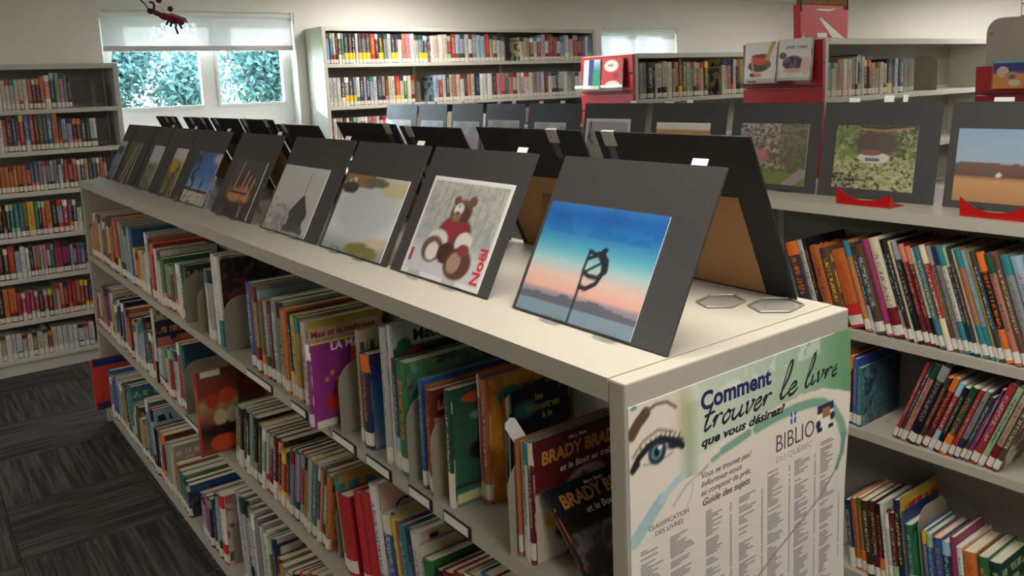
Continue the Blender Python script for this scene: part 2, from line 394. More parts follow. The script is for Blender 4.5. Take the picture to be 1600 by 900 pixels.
def blind(name, x0, x1, z0, z1, y, label):
    b = empty(name, ((x0+x1)/2, y, z1)); hw = (x1-x0)/2
    tag(b, label, 'blind')
    s = MB(); s.face([(-hw, 0, z0-z1), (hw, 0, z0-z1), (hw, 0, -0.02), (-hw, 0, -0.02)]); s.build('fabric', M_BLIND, b)
    t = MB(); t.tube([(-hw, 0, -0.02), (hw, 0, -0.02)], 0.019, 10); t.build('roller_tube', M_WHITE, b)
    bevel(box('bottom_bar', (-hw, -0.008, z0-z1-0.034), (hw, 0.008, z0-z1), mat('pale grey blind bar', (196, 190, 190), 0.5), b), 0.004)
    for sx in (-1, 1): box('bracket', (sx*hw-0.008, -0.025, -0.05), (sx*hw+0.008, 0.025, 0.0), M_WHITE, b)
    return b
blind('roller_blind', 0.445, 1.68, 1.895, 2.12, 5.15, 'translucent white roller blind pulled a third down over the window above the photographs')
blind('roller_blind', 4.64, 5.65, 1.05, 2.05, 5.15, 'white roller blind drawn down over the window beside the long wall bookcase')

# outside: lawn and trees
gm = mat('lawn', (120, 140, 90), 0.9, 0, 0.3, 3)
struct(box('lawn', (-20, YB+T, -0.4), (30, 40, -0.3), gm))
def leaf_mat(name, a, b_):
    m, t, b = new_mat(name); N = t.nodes.new; L = t.links.new
    tc = N('ShaderNodeTexCoord'); n = N('ShaderNodeTexNoise'); n.inputs['Scale'].default_value = 2.2; n.inputs['Detail'].default_value = 5; L(tc.outputs['Object'], n.inputs['Vector'])
    r = N('ShaderNodeValToRGB'); L(n.outputs['Fac'], r.inputs[0])
    r.color_ramp.elements[0].position = 0.35; r.color_ramp.elements[0].color = (*lin(a), 1); r.color_ramp.elements[1].position = 0.65; r.color_ramp.elements[1].color = (*lin(b_), 1)
    L(r.outputs[0], b.inputs['Base Color']); b.inputs['Roughness'].default_value = 0.6
    tl = N('ShaderNodeBsdfTranslucent'); L(r.outputs[0], tl.inputs[0]); ms = N('ShaderNodeMixShader'); ms.inputs[0].default_value = 0.3
    L(b.outputs[0], ms.inputs[1]); L(tl.outputs[0], ms.inputs[2]); L(ms.outputs[0], t.nodes['Material Output'].inputs[0])
    return m
def tree(x, y, h, rad, zc, n, lm, label, seed):
    t = empty('tree', (x, y, -0.3)); tag(t, label, 'tree', 'trees outside the window')
    r = np.random.RandomState(seed); tr = MB()
    tr.tube([(0, 0, 0), (0.03, 0, zc*0.5), (-0.02, 0.03, zc), (0.02, 0, zc+rad*0.6)], [0.13, 0.10, 0.08, 0.03], 8)
    for k in range(5):
        a = k*2*PI/5+seed; tr.tube([(0, 0, zc*0.7+0.1*k), (0.5*rad*math.cos(a), 0.5*rad*math.sin(a), zc+0.15*k), (0.85*rad*math.cos(a), 0.85*rad*math.sin(a), zc+0.3*k)], [0.05, 0.03, 0.012], 6)
    tr.build('trunk', mat('bark', (120, 104, 90), 0.9, 0, 0.3, 9), t)
    cs = r.normal(size=(26, 3)); cs /= np.linalg.norm(cs, axis=1)[:, None]; cs *= (r.rand(26, 1)**0.5)*rad*np.array([1, 1, 1.1])
    idx = r.randint(0, 26, n); p = cs[idx] + r.normal(size=(n, 3))*rad*0.19 + np.array([0, 0, zc+0.3*rad])
    a = r.normal(size=(n, 3)); a /= np.linalg.norm(a, axis=1)[:, None]; b = np.cross(a, r.normal(size=(n, 3))); b /= np.linalg.norm(b, axis=1)[:, None]
    s = (0.022+0.02*r.rand(n))[:, None]
    v = np.stack([p-a*s*1.5, p-b*s*0.6, p+a*s*1.5, p+b*s*0.6], 1).reshape(-1, 3)
    me = bpy.data.meshes.new('crown'); me.from_pydata(v.tolist(), [], np.arange(4*n).reshape(-1, 4).tolist()); me.materials.append(lm)
    o = bpy.data.objects.new('crown', me); C.objects.link(o); o.parent = t; o['kind'] = 'stuff'
LM1 = leaf_mat('blue green leaves', (56, 92, 98), (80, 116, 118)); LM2 = leaf_mat('grey green leaves', (50, 78, 80), (90, 118, 116))
tree(1.2, 9.4, 4, 0.95, 1.9, 24000, LM1, 'blue green leafy tree seen through the left casement of the window', 1)
tree(3.75, 10.4, 4, 1.0, 1.9, 26000, LM1, 'dense green leafy tree seen through the right casement of the window', 2)
tree(1.7, 14.5, 5, 1.3, 2.0, 9000, LM2, 'pale distant tree showing between the two nearer trees outside', 3)
tree(5.8, 14.5, 5, 1.4, 2.2, 9000, LM2, 'pale distant tree at the right edge of the window view', 4)

# ------------------------------------------------------------------ shelving
def shelf_mesh(lx, ly, lip, front):
    # a tray: plate with a front lip and a return, local origin at the plate's front left top corner; front is '-x' or '-y'
    s = MB()
    s.box((0, 0, -0.003), (lx, ly, 0))
    if front == '-x': s.box((0, 0, -lip), (0.003, ly, -0.003)); s.box((0.003, 0, -lip), (0.016, ly, -lip+0.002)); s.box((lx-0.002, 0, -0.003), (lx, ly, 0.02))
    elif front == '+x': s.box((lx-0.003, 0, -lip), (lx, ly, -0.003)); s.box((lx-0.016, 0, -lip), (lx-0.003, ly, -lip+0.002)); s.box((0, 0, -0.003), (0.002, ly, 0.02))
    elif front == '-y': s.box((0, 0, -lip), (lx, 0.003, -0.003)); s.box((0, 0.003, -lip), (lx, 0.016, -lip+0.002)); s.box((0, ly-0.002, -0.003), (lx, ly, 0.02))
    else: s.box((0, ly-0.003, -lip), (lx, ly, -0.003)); s.box((0, ly-0.016, -lip), (lx, ly-0.003, -lip+0.002)); s.box((0, 0, -0.003), (lx, 0.002, 0.02))
    return s
M_HOLD = [mat('black label holder', (24, 24, 26), 0.4), mat('white shelf label', (214, 210, 202), 0.6, 0, 0.2, 160)]
def double_unit(name, label, x0, x1, y0, secs, sl, top, zs, holders=()):
    # a double-sided unit running along y, faces to -x and +x
    u = empty(name, (x0, y0, 0)); tag(u, label, 'bookcase')
    W = x1-x0; cx = W/2; pt = 0.03; y1 = y0+pt*2+secs*sl
    for k, yy in enumerate((0.0, pt+secs*sl)):
        bevel(box('end_panel', (0, yy, 0), (W, yy+pt, top), M_STEEL, u), 0.003)
    for k in range(secs):
        a, b = pt+k*sl+0.0006, pt+(k+1)*sl-0.0006
        t = MB(); t.box((0, a, top-0.004), (W, b, top)); t.box((0, a, top-0.032), (0.004, b, top-0.004)); t.box((W-0.004, a, top-0.032), (W, b, top-0.004))
        t.build('top_panel', M_STEEL, u)
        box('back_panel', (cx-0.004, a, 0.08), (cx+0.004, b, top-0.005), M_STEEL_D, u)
        for sgn in (-1, 1):
            kx = 0.02 if sgn < 0 else W-0.024
            box('kick_plate', (kx, a, 0), (kx+0.004, b, zs[-1]-0.03), M_STEEL, u)
            for q, z in enumerate(zs):
                lx = cx-0.008; sm = shelf_mesh(lx, b-a, 0.026, '-x' if sgn < 0 else '+x')
                o = sm.build('shelf', M_STEEL, u); o.location = (0.0 if sgn < 0 else cx+0.008, a, z)
                sl_ = MB()
                for m in range(int((b-a)/0.032)-2):
                    yy = 0.03+m*0.032; xx = 0.10 if sgn < 0 else lx-0.13
                    sl_.box((xx, yy, -0.0005), (xx+0.03, yy+0.0022, 0.00007))
                ob = sl_.build('slots', M_BLACK, o); ob['kind'] = 'stuff'
                for (hz, ya, yb) in holders:
                    if sgn < 0 and abs(hz-z) < 0.02 and ya >= y0+a-0.02 and yb <= y0+b+0.02:
                        h = MB(); ya -= y0+a; yb -= y0+a; h.box((-0.0035, ya, -0.024), (-0.0002, yb, -0.001), 0); h.box((-0.0045, ya+0.006, -0.019), (-0.0035, yb-0.004, -0.003), 1)
                        h.build('label_holder', M_HOLD, o)
    for k in range(secs+1):
        yy = pt+k*sl; d = 0.012
        lo, hi = max(yy-d, pt+0.0005), min(yy+d, pt+secs*sl-0.0005)
        box('upright', (cx-0.0078, lo, 0), (cx+0.0078, hi, top-0.006), M_STEEL_G, u)
    return u
def wall_case(name, label, x0, yf, yb, secs, sl, top, zs, double=False, red_end=False):
    # a bookcase running along x, face to -y (and +y when double)
    u = empty(name, (x0, yf, 0)); tag(u, label, 'bookcase')
    D = yb-yf; pt = 0.028; by = D/2 if double else D-0.01
    for k, xx in enumerate((0.0, pt+secs*sl)):
        bevel(box('side_panel', (xx, 0, 0), (xx+pt, D, top), M_STEEL_G, u), 0.003)
    for k in range(secs):
        a, b = pt+k*sl+0.0006, pt+(k+1)*sl-0.0006
        t = MB(); t.box((a, 0, top-0.004), (b, D, top)); t.box((a, 0, top-0.030), (b, 0.004, top-0.004)); t.build('top_panel', M_STEEL_G, u)
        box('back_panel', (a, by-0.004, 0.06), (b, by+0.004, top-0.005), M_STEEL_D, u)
        box('kick_plate', (a, 0.012, 0), (b, 0.016, zs[-1]-0.028), M_STEEL_G, u)
        for z in zs:
            o = shelf_mesh(b-a, by-0.006, 0.026, '-y').build('shelf', M_STEEL_G, u); o.location = (a, 0.0, z)
            if double:
                o = shelf_mesh(b-a, D-by-0.006, 0.026, '+y').build('shelf', M_STEEL_G, u); o.location = (a, by+0.006, z)
    for k in range(secs+1):
        xx = pt+k*sl; d = 0.014
        lo, hi = max(xx-d, pt+0.0005), min(xx+d, pt+secs*sl-0.0005)
        if not double: box('upright', (lo, by-0.03, 0), (hi, by-0.005, top-0.006), M_STEEL_G, u)
        for z in zs:
            br = MB(); xa = max(xx-0.0012, pt+0.0006); ya = by-0.031 if not double else by-0.005
            br.prism([(ya, z), (ya-0.03, z), (ya-0.03, z+0.012), (ya, z+0.08)], 'x', xa, xa+0.0022); br.build('shelf_bracket', M_STEEL_G, u)
    return u

ZF = (0.840, 0.495, 0.092); HT = 1.1928
hold = []
for z, pts_ in ((ZF[0], [((640, 757), (676, 790)), ((695, 798), (737, 838)), ((573, 700), (612, 735)), ((520, 655), (556, 686)), ((455, 610), (480, 632)), ((385, 560), (425, 588)), ((300, 508), (330, 530))]), (ZF[1], [((290, 640), (315, 668)),])):
    for (u0, v0), (u1, v1) in pts_: hold.append((z, onx(u1, v1, 0)[1], onx(u0, v0, 0)[1]))
CASE_F = double_unit('bookcase', 'low beige steel double-sided bookcase with the poster taped on its end', 0.0, 0.4998, 0.0, 4, 0.912, HT, ZF, hold)
ZR = (0.833, 0.543, 0.095)
CASE_R = double_unit('bookcase', 'low beige steel double-sided bookcase across the aisle carrying the comics', 1.43, 1.93, -0.95, 5, 0.952, HT, ZR)
ZL = (1.523, 1.288, 1.056, 0.800, 0.563, 0.314, 0.096)
CASE_L = wall_case('bookcase', 'tall grey steel bookcase of seven shelves in the corner left of the window', 0.449-0.056-2*0.914, 4.818, 5.112, 2, 0.914, 1.778, ZL)
ZB = (1.751, 1.455, 1.20, 0.95, 0.70, 0.45, 0.10)
CASE_B = wall_case('bookcase', 'long tall grey steel bookcase against the back wall right of the window', 1.762, 4.822, 5.112, 3, (4.29-1.762-0.056)/3, 2.008, ZB)
ZM = (1.443, 1.153, 0.86, 0.57, 0.28, 0.09)
CASE_1 = wall_case('bookcase', 'beige double-sided bookcase with the red slatted end holding cookery books', 2.975, 1.68, 2.16, 2, 0.84, 1.733, ZM, True)
CASE_2 = wall_case('bookcase', 'farther beige double-sided bookcase behind the red end with children\'s picture book', 2.975, 3.00, 3.48, 2, 0.84, 1.724, ZM, True)

# ------------------------------------------------------------------ books
ONES = 'first second third fourth fifth sixth seventh eighth ninth tenth eleventh twelfth thirteenth fourteenth fifteenth sixteenth seventeenth eighteenth nineteenth'.split()
TENS = {2: ('twentieth', 'twenty'), 3: ('thirtieth', 'thirty'), 4: ('fortieth', 'forty'), 5: ('fiftieth', 'fifty'), 6: ('sixtieth', 'sixty'), 7: ('seventieth', 'seventy'), 8: ('eightieth', 'eighty'), 9: ('ninetieth', 'ninety')}
def nth(k):
    if k >= 100: return 'hundredth' if k == 100 else 'hundred-and-' + nth(k-100)
    if k <= 19: return ONES[k-1]
    t, o = divmod(k, 10)
    return TENS[t][0] if o == 0 else TENS[t][1] + '-' + ONES[o-1]
ACCENT = ['white', 'cream', 'yellow', 'orange', 'red', 'navy', 'teal', 'pale blue', 'black', 'pale green']
def tone_for(col):
    dark = sum(PAL[col]) < 330
    return random.choice(['cream', 'white', 'yellow', 'orange', 'pale blue', 'salmon', 'pale green', 'grey'] if dark else ['black', 'navy', 'dark red', 'teal', 'dark green', 'brown', 'white', 'red'])
def jit(c, a=0.07):
    k = 1 + random.uniform(-a, a); return tuple(min(255, max(0, x*k + random.uniform(-5, 5))) for x in c)
def spine_pts(t, bul, off=0.0):
    # spine outline seen from above, from the -y edge to the +y edge, pushed out by off
    h = t/2 + off
    return [(0.004, -h), (-bul*0.15-off, -h*0.86), (-bul*0.75-off, -h*0.45), (-bul-off, 0), (-bul*0.75-off, h*0.45), (-bul*0.15-off, h*0.86), (0.004, h)]
def cover_mesh(s, d, t, h, hard):
    b = 0.0022 if hard and t > 0.009 else min(0.0009, t*0.15); bul = min(0.004, t*0.16) if t > 0.012 else 0.0004
    outer = [(d, -t/2)] + spine_pts(t, bul) + [(d, t/2)]
    inner = [(d, -t/2+b)] + [(0.004, -t/2+b), (b-bul*0.4, 0), (0.004, t/2-b)] + [(d, t/2-b)]
    n = len(outer)
    for k in range(n-1):
        (xa, ya), (xb, yb) = outer[k], outer[k+1]
        if k == 0: uv = [(2, 0), (1, 0), (1, 1), (2, 1)]
        elif k == n-2: uv = [(3, 0), (4, 0), (4, 1), (3, 1)]
        else:
            ua, ub = (ya+t/2)/t*0.98+0.01, (yb+t/2)/t*0.98+0.01; uv = [(ua, 0), (ub, 0), (ub, 1), (ua, 1)]
        s.face([(xb, yb, 0), (xa, ya, 0), (xa, ya, h), (xb, yb, h)], 0, [uv[1], uv[0], uv[3], uv[2]])
    m = len(inner)
    for k in range(m-1):
        (xa, ya), (xb, yb) = inner[k], inner[k+1]
        s.face([(xa, ya, 0), (xb, yb, 0), (xb, yb, h), (xa, ya, h)])
    for z in (0, h):
        pl = [outer[0], outer[1], inner[1], inner[0]], [outer[-2], outer[-1], inner[-1], inner[-2]], outer[1:-1] + [inner[3], inner[2], inner[1]]
        for p in pl: s.face([(x, y, z) for x, y in (p if z else p[::-1])])
    for a, c in ((outer[0], inner[0]), (inner[-1], outer[-1])): s.face([(*a, 0), (*c, 0), (*c, h), (*a, h)])
    return b, bul
def label_mesh(s, t, bul, z0, z1, mi=0):
    p = spine_pts(t, bul, 0.0003)
    for k in range(len(p)-1): s.face([(*p[k+1], z0), (*p[k], z0), (*p[k], z1), (*p[k+1], z1)], mi)
def make_book(name, d, t, h, col, lab=True, hard=True, near=True, band=None, lz=(0.008, 0.036), rgb=None):
    s = MB(); b, bul = cover_mesh(s, d, t, h, hard)
    mats = [M_COVER]
    if not near:
        mats += [M_PAGES, M_LABEL]
        s.box((0.003, -t/2+b, 0.003), (d-0.004, t/2-b, h-0.003), 1)
        if lab: label_mesh(s, t, bul, *lz, 2)
        if band:
            mats.append(mat('yellow series band', PAL['yellow'], 0.4)); label_mesh(s, t, bul, lz[1], h*0.36, 3)
    o = s.build(name, mats)
    if near:
        p = MB(); p.box((0.003, -t/2+b, 0.003), (d-0.004, t/2-b, h-0.003)); p.build('pages', M_PAGES, o)
        if lab: q = MB(); label_mesh(q, t, bul, *lz); q.build('spine_label', M_LABEL, o)
    c = jit(rgb or PAL[col]); g_ = sum(c)/3; c = tuple(0.90*(0.80*x+0.20*g_) for x in c); o.color = (*lin(c), 1); o['tone'] = [*lin(PAL[tone_for(col)]), 1.0]
    return o
def place_book(o, s, pv, zs, t, phi, facing):
    z = zs + t/2*abs(math.sin(phi)) + 0.0004
    if facing == '-x': o.location = (pv, s, z); o.rotation_euler = (phi, 0, 0)
    else: o.location = (-s, pv, z); o.rotation_euler = (phi, 0, PI/2)
    return o
def size_word(t, h):
    if h > 0.285: return 'tall'
    return 'thick' if t > 0.021 else 'slim' if t < 0.0115 else 'medium'
SHELVED = []
def row(items, pv, zs, phi=0.0, facing='-x', name='book', cat='book', group='', where='', end='', rev=False, depth=0.19, hmax=0.3, near=True, lab=True, maxt=0.055, hmin=0.12, labz=(0.008, 0.036), smax=None, split=False):
    """items: (u, v, colour[, options]) = the top left corner of each spine in the picture, unprojected on the plane of the spines"""
    P = []
    for it in items:
        pp = it[3].get('pv', pv) if len(it) > 3 else pv
        q = onx(it[0], it[1], pp) if facing == '-x' else ony(it[0], it[1], pp)
        P.append((q[1] if facing == '-x' else -q[0], q[2]))
    out = []
    cp, sp = math.cos(phi), math.sin(phi)
    Q = [p[0]*cp + p[1]*sp for p in P]                      # distance of each left face along the row, square to the lean
    if smax is not None: Q[0] = min(Q[0], smax)
    for k in range(1, len(Q)): Q[k] = min(Q[k], Q[k-1]-0.0050)
    for k in range(len(items)-1):
        if items[k][2] is None: continue
        op0 = items[k][3] if len(items[k]) > 3 else {}
        span = Q[k]-Q[k+1]
        n = 1 if (not split or 't' in op0 or 'plain' in op0) else max(1, round(min(span, 0.13)/0.034))
        for j in range(n):
            last = j == n-1
            op = op0 if last else {}
            col = items[k][2] if last or random.random() < 0.55 else random.choice(['cream', 'pale grey', 'teal', 'red', 'navy', 'mustard', 'brown', 'sage', 'white', 'dark red', 'orange', 'pale blue'])
            qk = Q[k]-span*j/n; t = min(op.get('t', 9), span/n-0.0014, maxt); t = max(t, 0.0034)
            h = op.get('h', (P[k][1]-zs)/cp)*(1 if last or j == 0 else random.uniform(0.88, 1.0)); h = max(hmin, min(hmax, h))
            d = op.get('d', depth*random.uniform(0.92, 1.04))
            zb = zs + t/2*abs(sp) + 0.0004
            sb = (qk-t/2-0.0004-zb*sp)/cp
            o = make_book(name, d, t, h, col, op.get('lab', lab), op.get('hard', True), near, op.get('band'), labz, op.get('rgb'))
            place_book(o, sb, op.get('pv', pv + random.uniform(-0.004, 0.004)), zs, t, phi, facing)
            if op.get('plain'): o['tone'] = [*o.color[:3], 1.0]
            SHELVED.append((zs, facing, sb, t, h, phi)); out.append((o, col, t, h, op, items[k][0]))
    return out
def name_row(books, cat, group, where, end, rev):
    n = len(books)
    for k, (o, col, t, h, op, u_) in enumerate(books):
        i = n-k if rev else k+1
        lb = op.get('label') or f"{size_word(t, h)} {col} {cat}, {nth(i)} from the {end}, {where}"
        tag(o, lb, cat, group)
def deg(a): return math.radians(a)
def cover_art(book, art, d, h, t, margin=0.0):
    # a printed picture on the board that faces along -y
    return art.mesh('cover_print', M_ARTCOVER, book, lambda u, v: (0.006+u*(d-0.007), -t/2-0.0003, v*h))

M_INK = mat('dark print ink', (20, 22, 34), 0.5); M_WINK = mat('white print ink', (232, 230, 224), 0.5); M_OINK = mat('gold orange print ink', (206, 138, 62), 0.5)
M_NINK = mat('navy print ink', (26, 34, 92), 0.5); M_RINK = mat('red print ink', (196, 36, 40), 0.5)

XS = 0.014
# ---- poster bookcase, top shelf (far end to poster end)
S1 = [(139,351,'yellow'),(142,332,'salmon'),(147,336,'mustard'),(151,335,'cream'),(154,341,'brown'),(166,338,'orange'),(171,340,'dark red'),(175,342,'red'),(181,346,'olive'),(185,349,'sage'),
 (195,354,'blue',{'d':.218}),(207,386,'yellow'),(217,390,'cream'),(223,363,'pale grey',{'d':.218,'lab':False}),(231,372,'orange'),(235,380,'red'),(239,388,'white'),(250,402,'green'),(272,411,'white'),(279,412,'dark green'),(287,412,None),
 (316,420,'cream'),(319,421,'white'),(323,420,'pale grey'),(327,396,'white',{'d':.218,'lab':False}),(339,396,None),
 (381,440,'blue'),(389,444,'red'),(394,446,'tan'),(399,454,'pale blue'),(404,468,'olive'),(409,469,'dark red'),(420,466,'pale green',{'d':.22}),(438,480,'orange'),(447,489,'black'),(451,491,'yellow'),(459,494,'mustard'),(466,501,'cream',{'d':.2}),(474,501,None),
 (553,516,'tan'),(560,550,'navy'),(572,550,None),
 (592,509,'pale grey'),(600,508,'white',{'d':.218}),(608,560,'dark green'),(617,562,'green',{'d':.215}),(632,565,None),
 (653,592,'blue',{'d':.2}),(660,602,'orange'),(667,607,'dark red'),(675,607,None),
 (694,607,'dark green',{'d':.16}),(702,607,None),
 (738,582,'salmon',{'pv':.066,'d':.15}),(743,588,'orange',{'d':.155,'pv':.069}),(759,588,None,{'pv':.069}),
 (766,612,'grey',{'pv':.098,'d':.13}),(772,614,'dark green',{'pv':.099,'d':.13}),(778,614,'white',{'pv':.099,'d':.13}),(784,612,'black',{'d':.135,'pv':.099}),(791,612,None,{'pv':.099}),
 (806,686,'orange'),(811,690,'white'),(815,690,'green'),(820,690,'white'),(825,690,'dark red',{'d':.20}),(831,690,None)]
B1 = row(S1, XS, ZF[0], smax=3.674, split=True, name='picture_book', depth=0.195, hmax=0.31)
S1L = [(476,537,'purple',{'d':.16,'t':.014,'rgb':(140,46,128)}),(486,537,None)]
BP = row(S1L, -0.035, ZF[0], name='picture_book', hmax=0.3)
name_row(B1, 'picture book', 'picture books on the top shelf of the poster bookcase', 'top shelf under the photographs', 'poster end', True)
tag(BP[0][0], 'purple picture book with a red apple cover jutting out of the top shelf', 'picture book', 'picture books on the top shelf of the poster bookcase')
def by_u(books, src, u):
    return [e for e in books if e[5] == u][-1]
# cover pictures of the books whose boards show
def do_cover(e, fn, n=40):
    o, t, h, op = e[0], e[2], e[3], e[4]; d = op.get('d', 0.195); a = Art(d, h, n); fn(a); cover_art(o, a, d-0.004, h, t); return o, d, h, t
def c_blue(a): a.grad([(0, (60, 110, 90)), (.45, (50, 112, 110)), (.62, (40, 84, 130)), (1, (44, 84, 120))]); a.ell(.25, .42, .3, .12, (52, 120, 74)); a.grain(8, .25)
do_cover(by_u(B1, S1, 195), c_blue)
def c_band(a): a.grad([(0, (196, 190, 176)), (1, (188, 184, 170))]); a.rect(.06, .62, 1, .84, (30, 34, 72)); a.mix((a.noise(14, 2) > .56)*((a.V > .66) & (a.V < .8) & (a.U > .1))*0.8, (150, 150, 160)); a.grain(6, .12)
do_cover(by_u(B1, S1, 223), c_band)
def c_wh(a): a.grad([(0, (170, 160, 140)), (1, (196, 190, 176))]); a.mix((a.noise(6, 4) > .55)*1.0, (120, 80, 58)); a.rect(0, .85, 1, 1, (200, 196, 184))
do_cover(by_u(B1, S1, 239), c_wh)
def c_green(a): a.grad([(0, (140, 150, 60)), (.3, (70, 110, 74)), (1, (150, 150, 110))]); a.mix((a.noise(5, 8) > .52)*.9, (60, 110, 60)); a.ell(.45, .58, .16, .12, (206, 108, 44)); a.ell(.3, .7, .14, .08, (196, 170, 60)); a.rect(0, .93, 1, 1, (140, 120, 84))
do_cover(by_u(B1, S1, 250), c_green)
def c_brown(a): a.grad([(0, (40, 24, 20)), (1, (52, 32, 26))]); a.mix((a.noise(9, 5) > .55)*((a.V < .75)), (120, 50, 34)); a.rect(0, .96, 1, 1, (190, 180, 164)); a.ell(.2, .3, .2, .08, (150, 140, 130)); a.mix((a.noise(18, 7) > .6)*(a.V > .75)*.7, (90, 100, 70))
do_cover(by_u(B1, S1, 327), c_brown)
def c_pg(a): a.grad([(0, (60, 110, 60)), (.25, (90, 140, 90)), (.42, (80, 110, 100)), (.44, (170, 176, 108)), (.8, (172, 176, 120)), (1, (150, 172, 150))]); a.rect(.05, .62, .3, .68, (50, 60, 40))
o, d, h, t = do_cover(by_u(B1, S1, 420), c_pg)
text('cover_title', 'LES BRUITS', 0.020, (0.06, -t/2-0.0006, h*0.86), (PI/2, 0, 0), M_INK, o, 0.0004)
def c_max(a): a.grad([(0, (206, 190, 150)), (1, (212, 196, 156))]); a.rect(0, .9, 1, 1, (196, 170, 70)); a.mix((a.noise(7, 4) > .62)*(a.V < .45), (150, 110, 80))
o, d, h, t = do_cover(by_u(B1, S1, 466), c_max)
text('cover_title', 'Max et la maîtresse', 0.021, (0.012, -t/2-0.0006, h*0.80), (PI/2, 0, 0), M_RINK, o, 0.0006); text('cover_title', 'dans la nuit', 0.020, (0.020, -t/2-0.0006, h*0.70), (PI/2, 0, 0), M_INK, o, 0.0006)
def c_pur(a):
    a.grad([(0, (150, 50, 140)), (.5, (150, 48, 132)), (1, (134, 44, 122))]); a.mix((a.U > .62)*(a.V < .85)*.9, (176, 40, 60)); a.rect(.62, .66, .85, .88, (226, 104, 30)); a.rect(0, .975, 1, 1, (206, 190, 40))
    for k in range(7): a.ell(.22+.09*k, .55+.07*math.sin(k*1.7), .035, .03, (226, 150, 40))
    a.ell(.45, .28, .26, .13, (206, 40, 36)); a.line([(.3, .34), (.34, .42), (.4, .33), (.45, .42), (.5, .33)], .012, (96, 40, 110)); a.rect(.02, .0, .34, .09, (226, 220, 206))
o, d, h, t = do_cover((BP[0][0], 'purple', BP[0][2], BP[0][3], {'d': .16}), c_pur, 56)
text('cover_title', 'LA MA', 0.024, (0.052, -t/2-0.0006, h*0.88), (PI/2, 0, 0), M_WINK, o, 0.0008)
def c_gnome(a):
    a.grad([(0, (150, 170, 190)), (.35, (70, 110, 150)), (.6, (30, 96, 140)), (.85, (40, 54, 120)), (1, (58, 40, 96))]); a.ell(.35, .46, .2, .12, (204, 130, 92)); a.ell(.4, .36, .28, .08, (196, 150, 120)); a.ell(.45, .27, .2, .1, (206, 200, 190)); a.ell(.48, .28, .1, .07, (150, 40, 44)); a.rect(.12, .0, .7, .16, (150, 180, 204))
do_cover(by_u(B1, S1, 560), c_gnome, 48)
def c_mate(a): a.grad([(0, (60, 110, 80)), (.6, (90, 140, 110)), (.82, (40, 60, 60)), (.84, (170, 184, 150)), (1, (160, 172, 150))]); a.rect(.1, .73, .8, .8, (24, 30, 36)); a.ell(.22, .78, .09, .025, (190, 60, 50)); a.ell(.12, .84, .08, .05, (40, 90, 60))
o, d, h, t = do_cover(by_u(B1, S1, 600), c_mate)
text('cover_title', 'Maternelle', 0.032, (0.05, -t/2-0.0006, h*0.86), (PI/2, 0, 0), M_INK, o, 0.0010)
def c_jun(a): a.grad([(0, (50, 100, 64)), (.6, (60, 118, 84)), (1, (84, 138, 96))]); a.mix((a.noise(9, 9) > .54)*.8, (34, 80, 66)); a.mix((a.noise(14, 19) > .60)*.7, (130, 170, 130)); a.ell(.4, .9, .2, .04, (130, 150, 110)); a.ell(.2, .6, .1, .06, (110, 74, 54))
do_cover(by_u(B1, S1, 617), c_jun, 52)
def c_blu2(a): a.grad([(0, (60, 100, 90)), (.85, (50, 90, 130)), (.9, (44, 96, 168)), (1, (44, 96, 168))])
do_cover(by_u(B1, S1, 653), c_blu2)
def c_drk(a): a.grad([(0, (90, 130, 130)), (.14, (60, 110, 100)), (.16, (20, 40, 36)), (.2, (44, 96, 80)), (.6, (44, 90, 66)), (1, (36, 66, 58))]); a.ell(.5, .44, .3, .1, (30, 26, 24)); a.ell(.6, .34, .22, .1, (150, 130, 90)); a.ell(.42, .9, .3, .05, (180, 76, 50)); a.ell(.5, .74, .26, .05, (120, 160, 130)); a.rect(.02, .02, .4, .1, (210, 206, 150))
do_cover(by_u(B1, S1, 694), c_drk, 48)
def c_sun(a): a.grad([(0, (206, 130, 50)), (.7, (220, 150, 44)), (1, (224, 164, 50))]); a.ell(.3, .84, .2, .07, (70, 140, 140)); a.rect(.5, .82, .85, .88, (96, 80, 130)); a.mix((a.noise(12, 3) > .6)*.5, (190, 96, 40))
do_cover(by_u(B1, S1, 743), c_sun, 40)
def c_mons(a): a.grad([(0, (140, 140, 50)), (.3, (150, 150, 50)), (.34, (26, 26, 40)), (1, (22, 22, 34))]); a.ell(.22, .82, .22, .08, (60, 130, 140), .3); a.ell(.86, .96, .03, .02, (210, 60, 130)); a.ell(.12, .22, .05, .03, (60, 90, 40)); a.ell(.2, .1, .05, .03, (60, 90, 40))
o, d, h, t = do_cover(by_u(B1, S1, 784), c_mons, 48)
for tx, yy, xx, sz in (('les', .88, .055, .017), ('Monstres', .785, .034, .020), ('à la', .70, .07, .017)): text('cover_title', tx, sz, (xx, -t/2-0.0006, h*yy), (PI/2, 0, 0), mat('pale lime print ink', (176, 190, 120), 0.5), o, 0.0006)
def c_brady(a):
    a.grad([(0, (190, 180, 164)), (.5, (190, 178, 160)), (.56, (196, 186, 170)), (.58, (96, 26, 30)), (1, (84, 22, 28))]); a.ell(.55, .56, .22, .1, (190, 172, 160)); a.mix((a.noise(16, 3) > .58)*(a.V < .62)*(a.U > .3)*.8, (96, 40, 34)); a.ell(.32, .32, .24, .1, (206, 164, 60)); a.ell(.5, .2, .3, .12, (40, 40, 44)); a.ell(.5, .18, .14, .05, (150, 140, 120))
o, d, h, t = do_cover(by_u(B1, S1, 825), c_brady, 56)
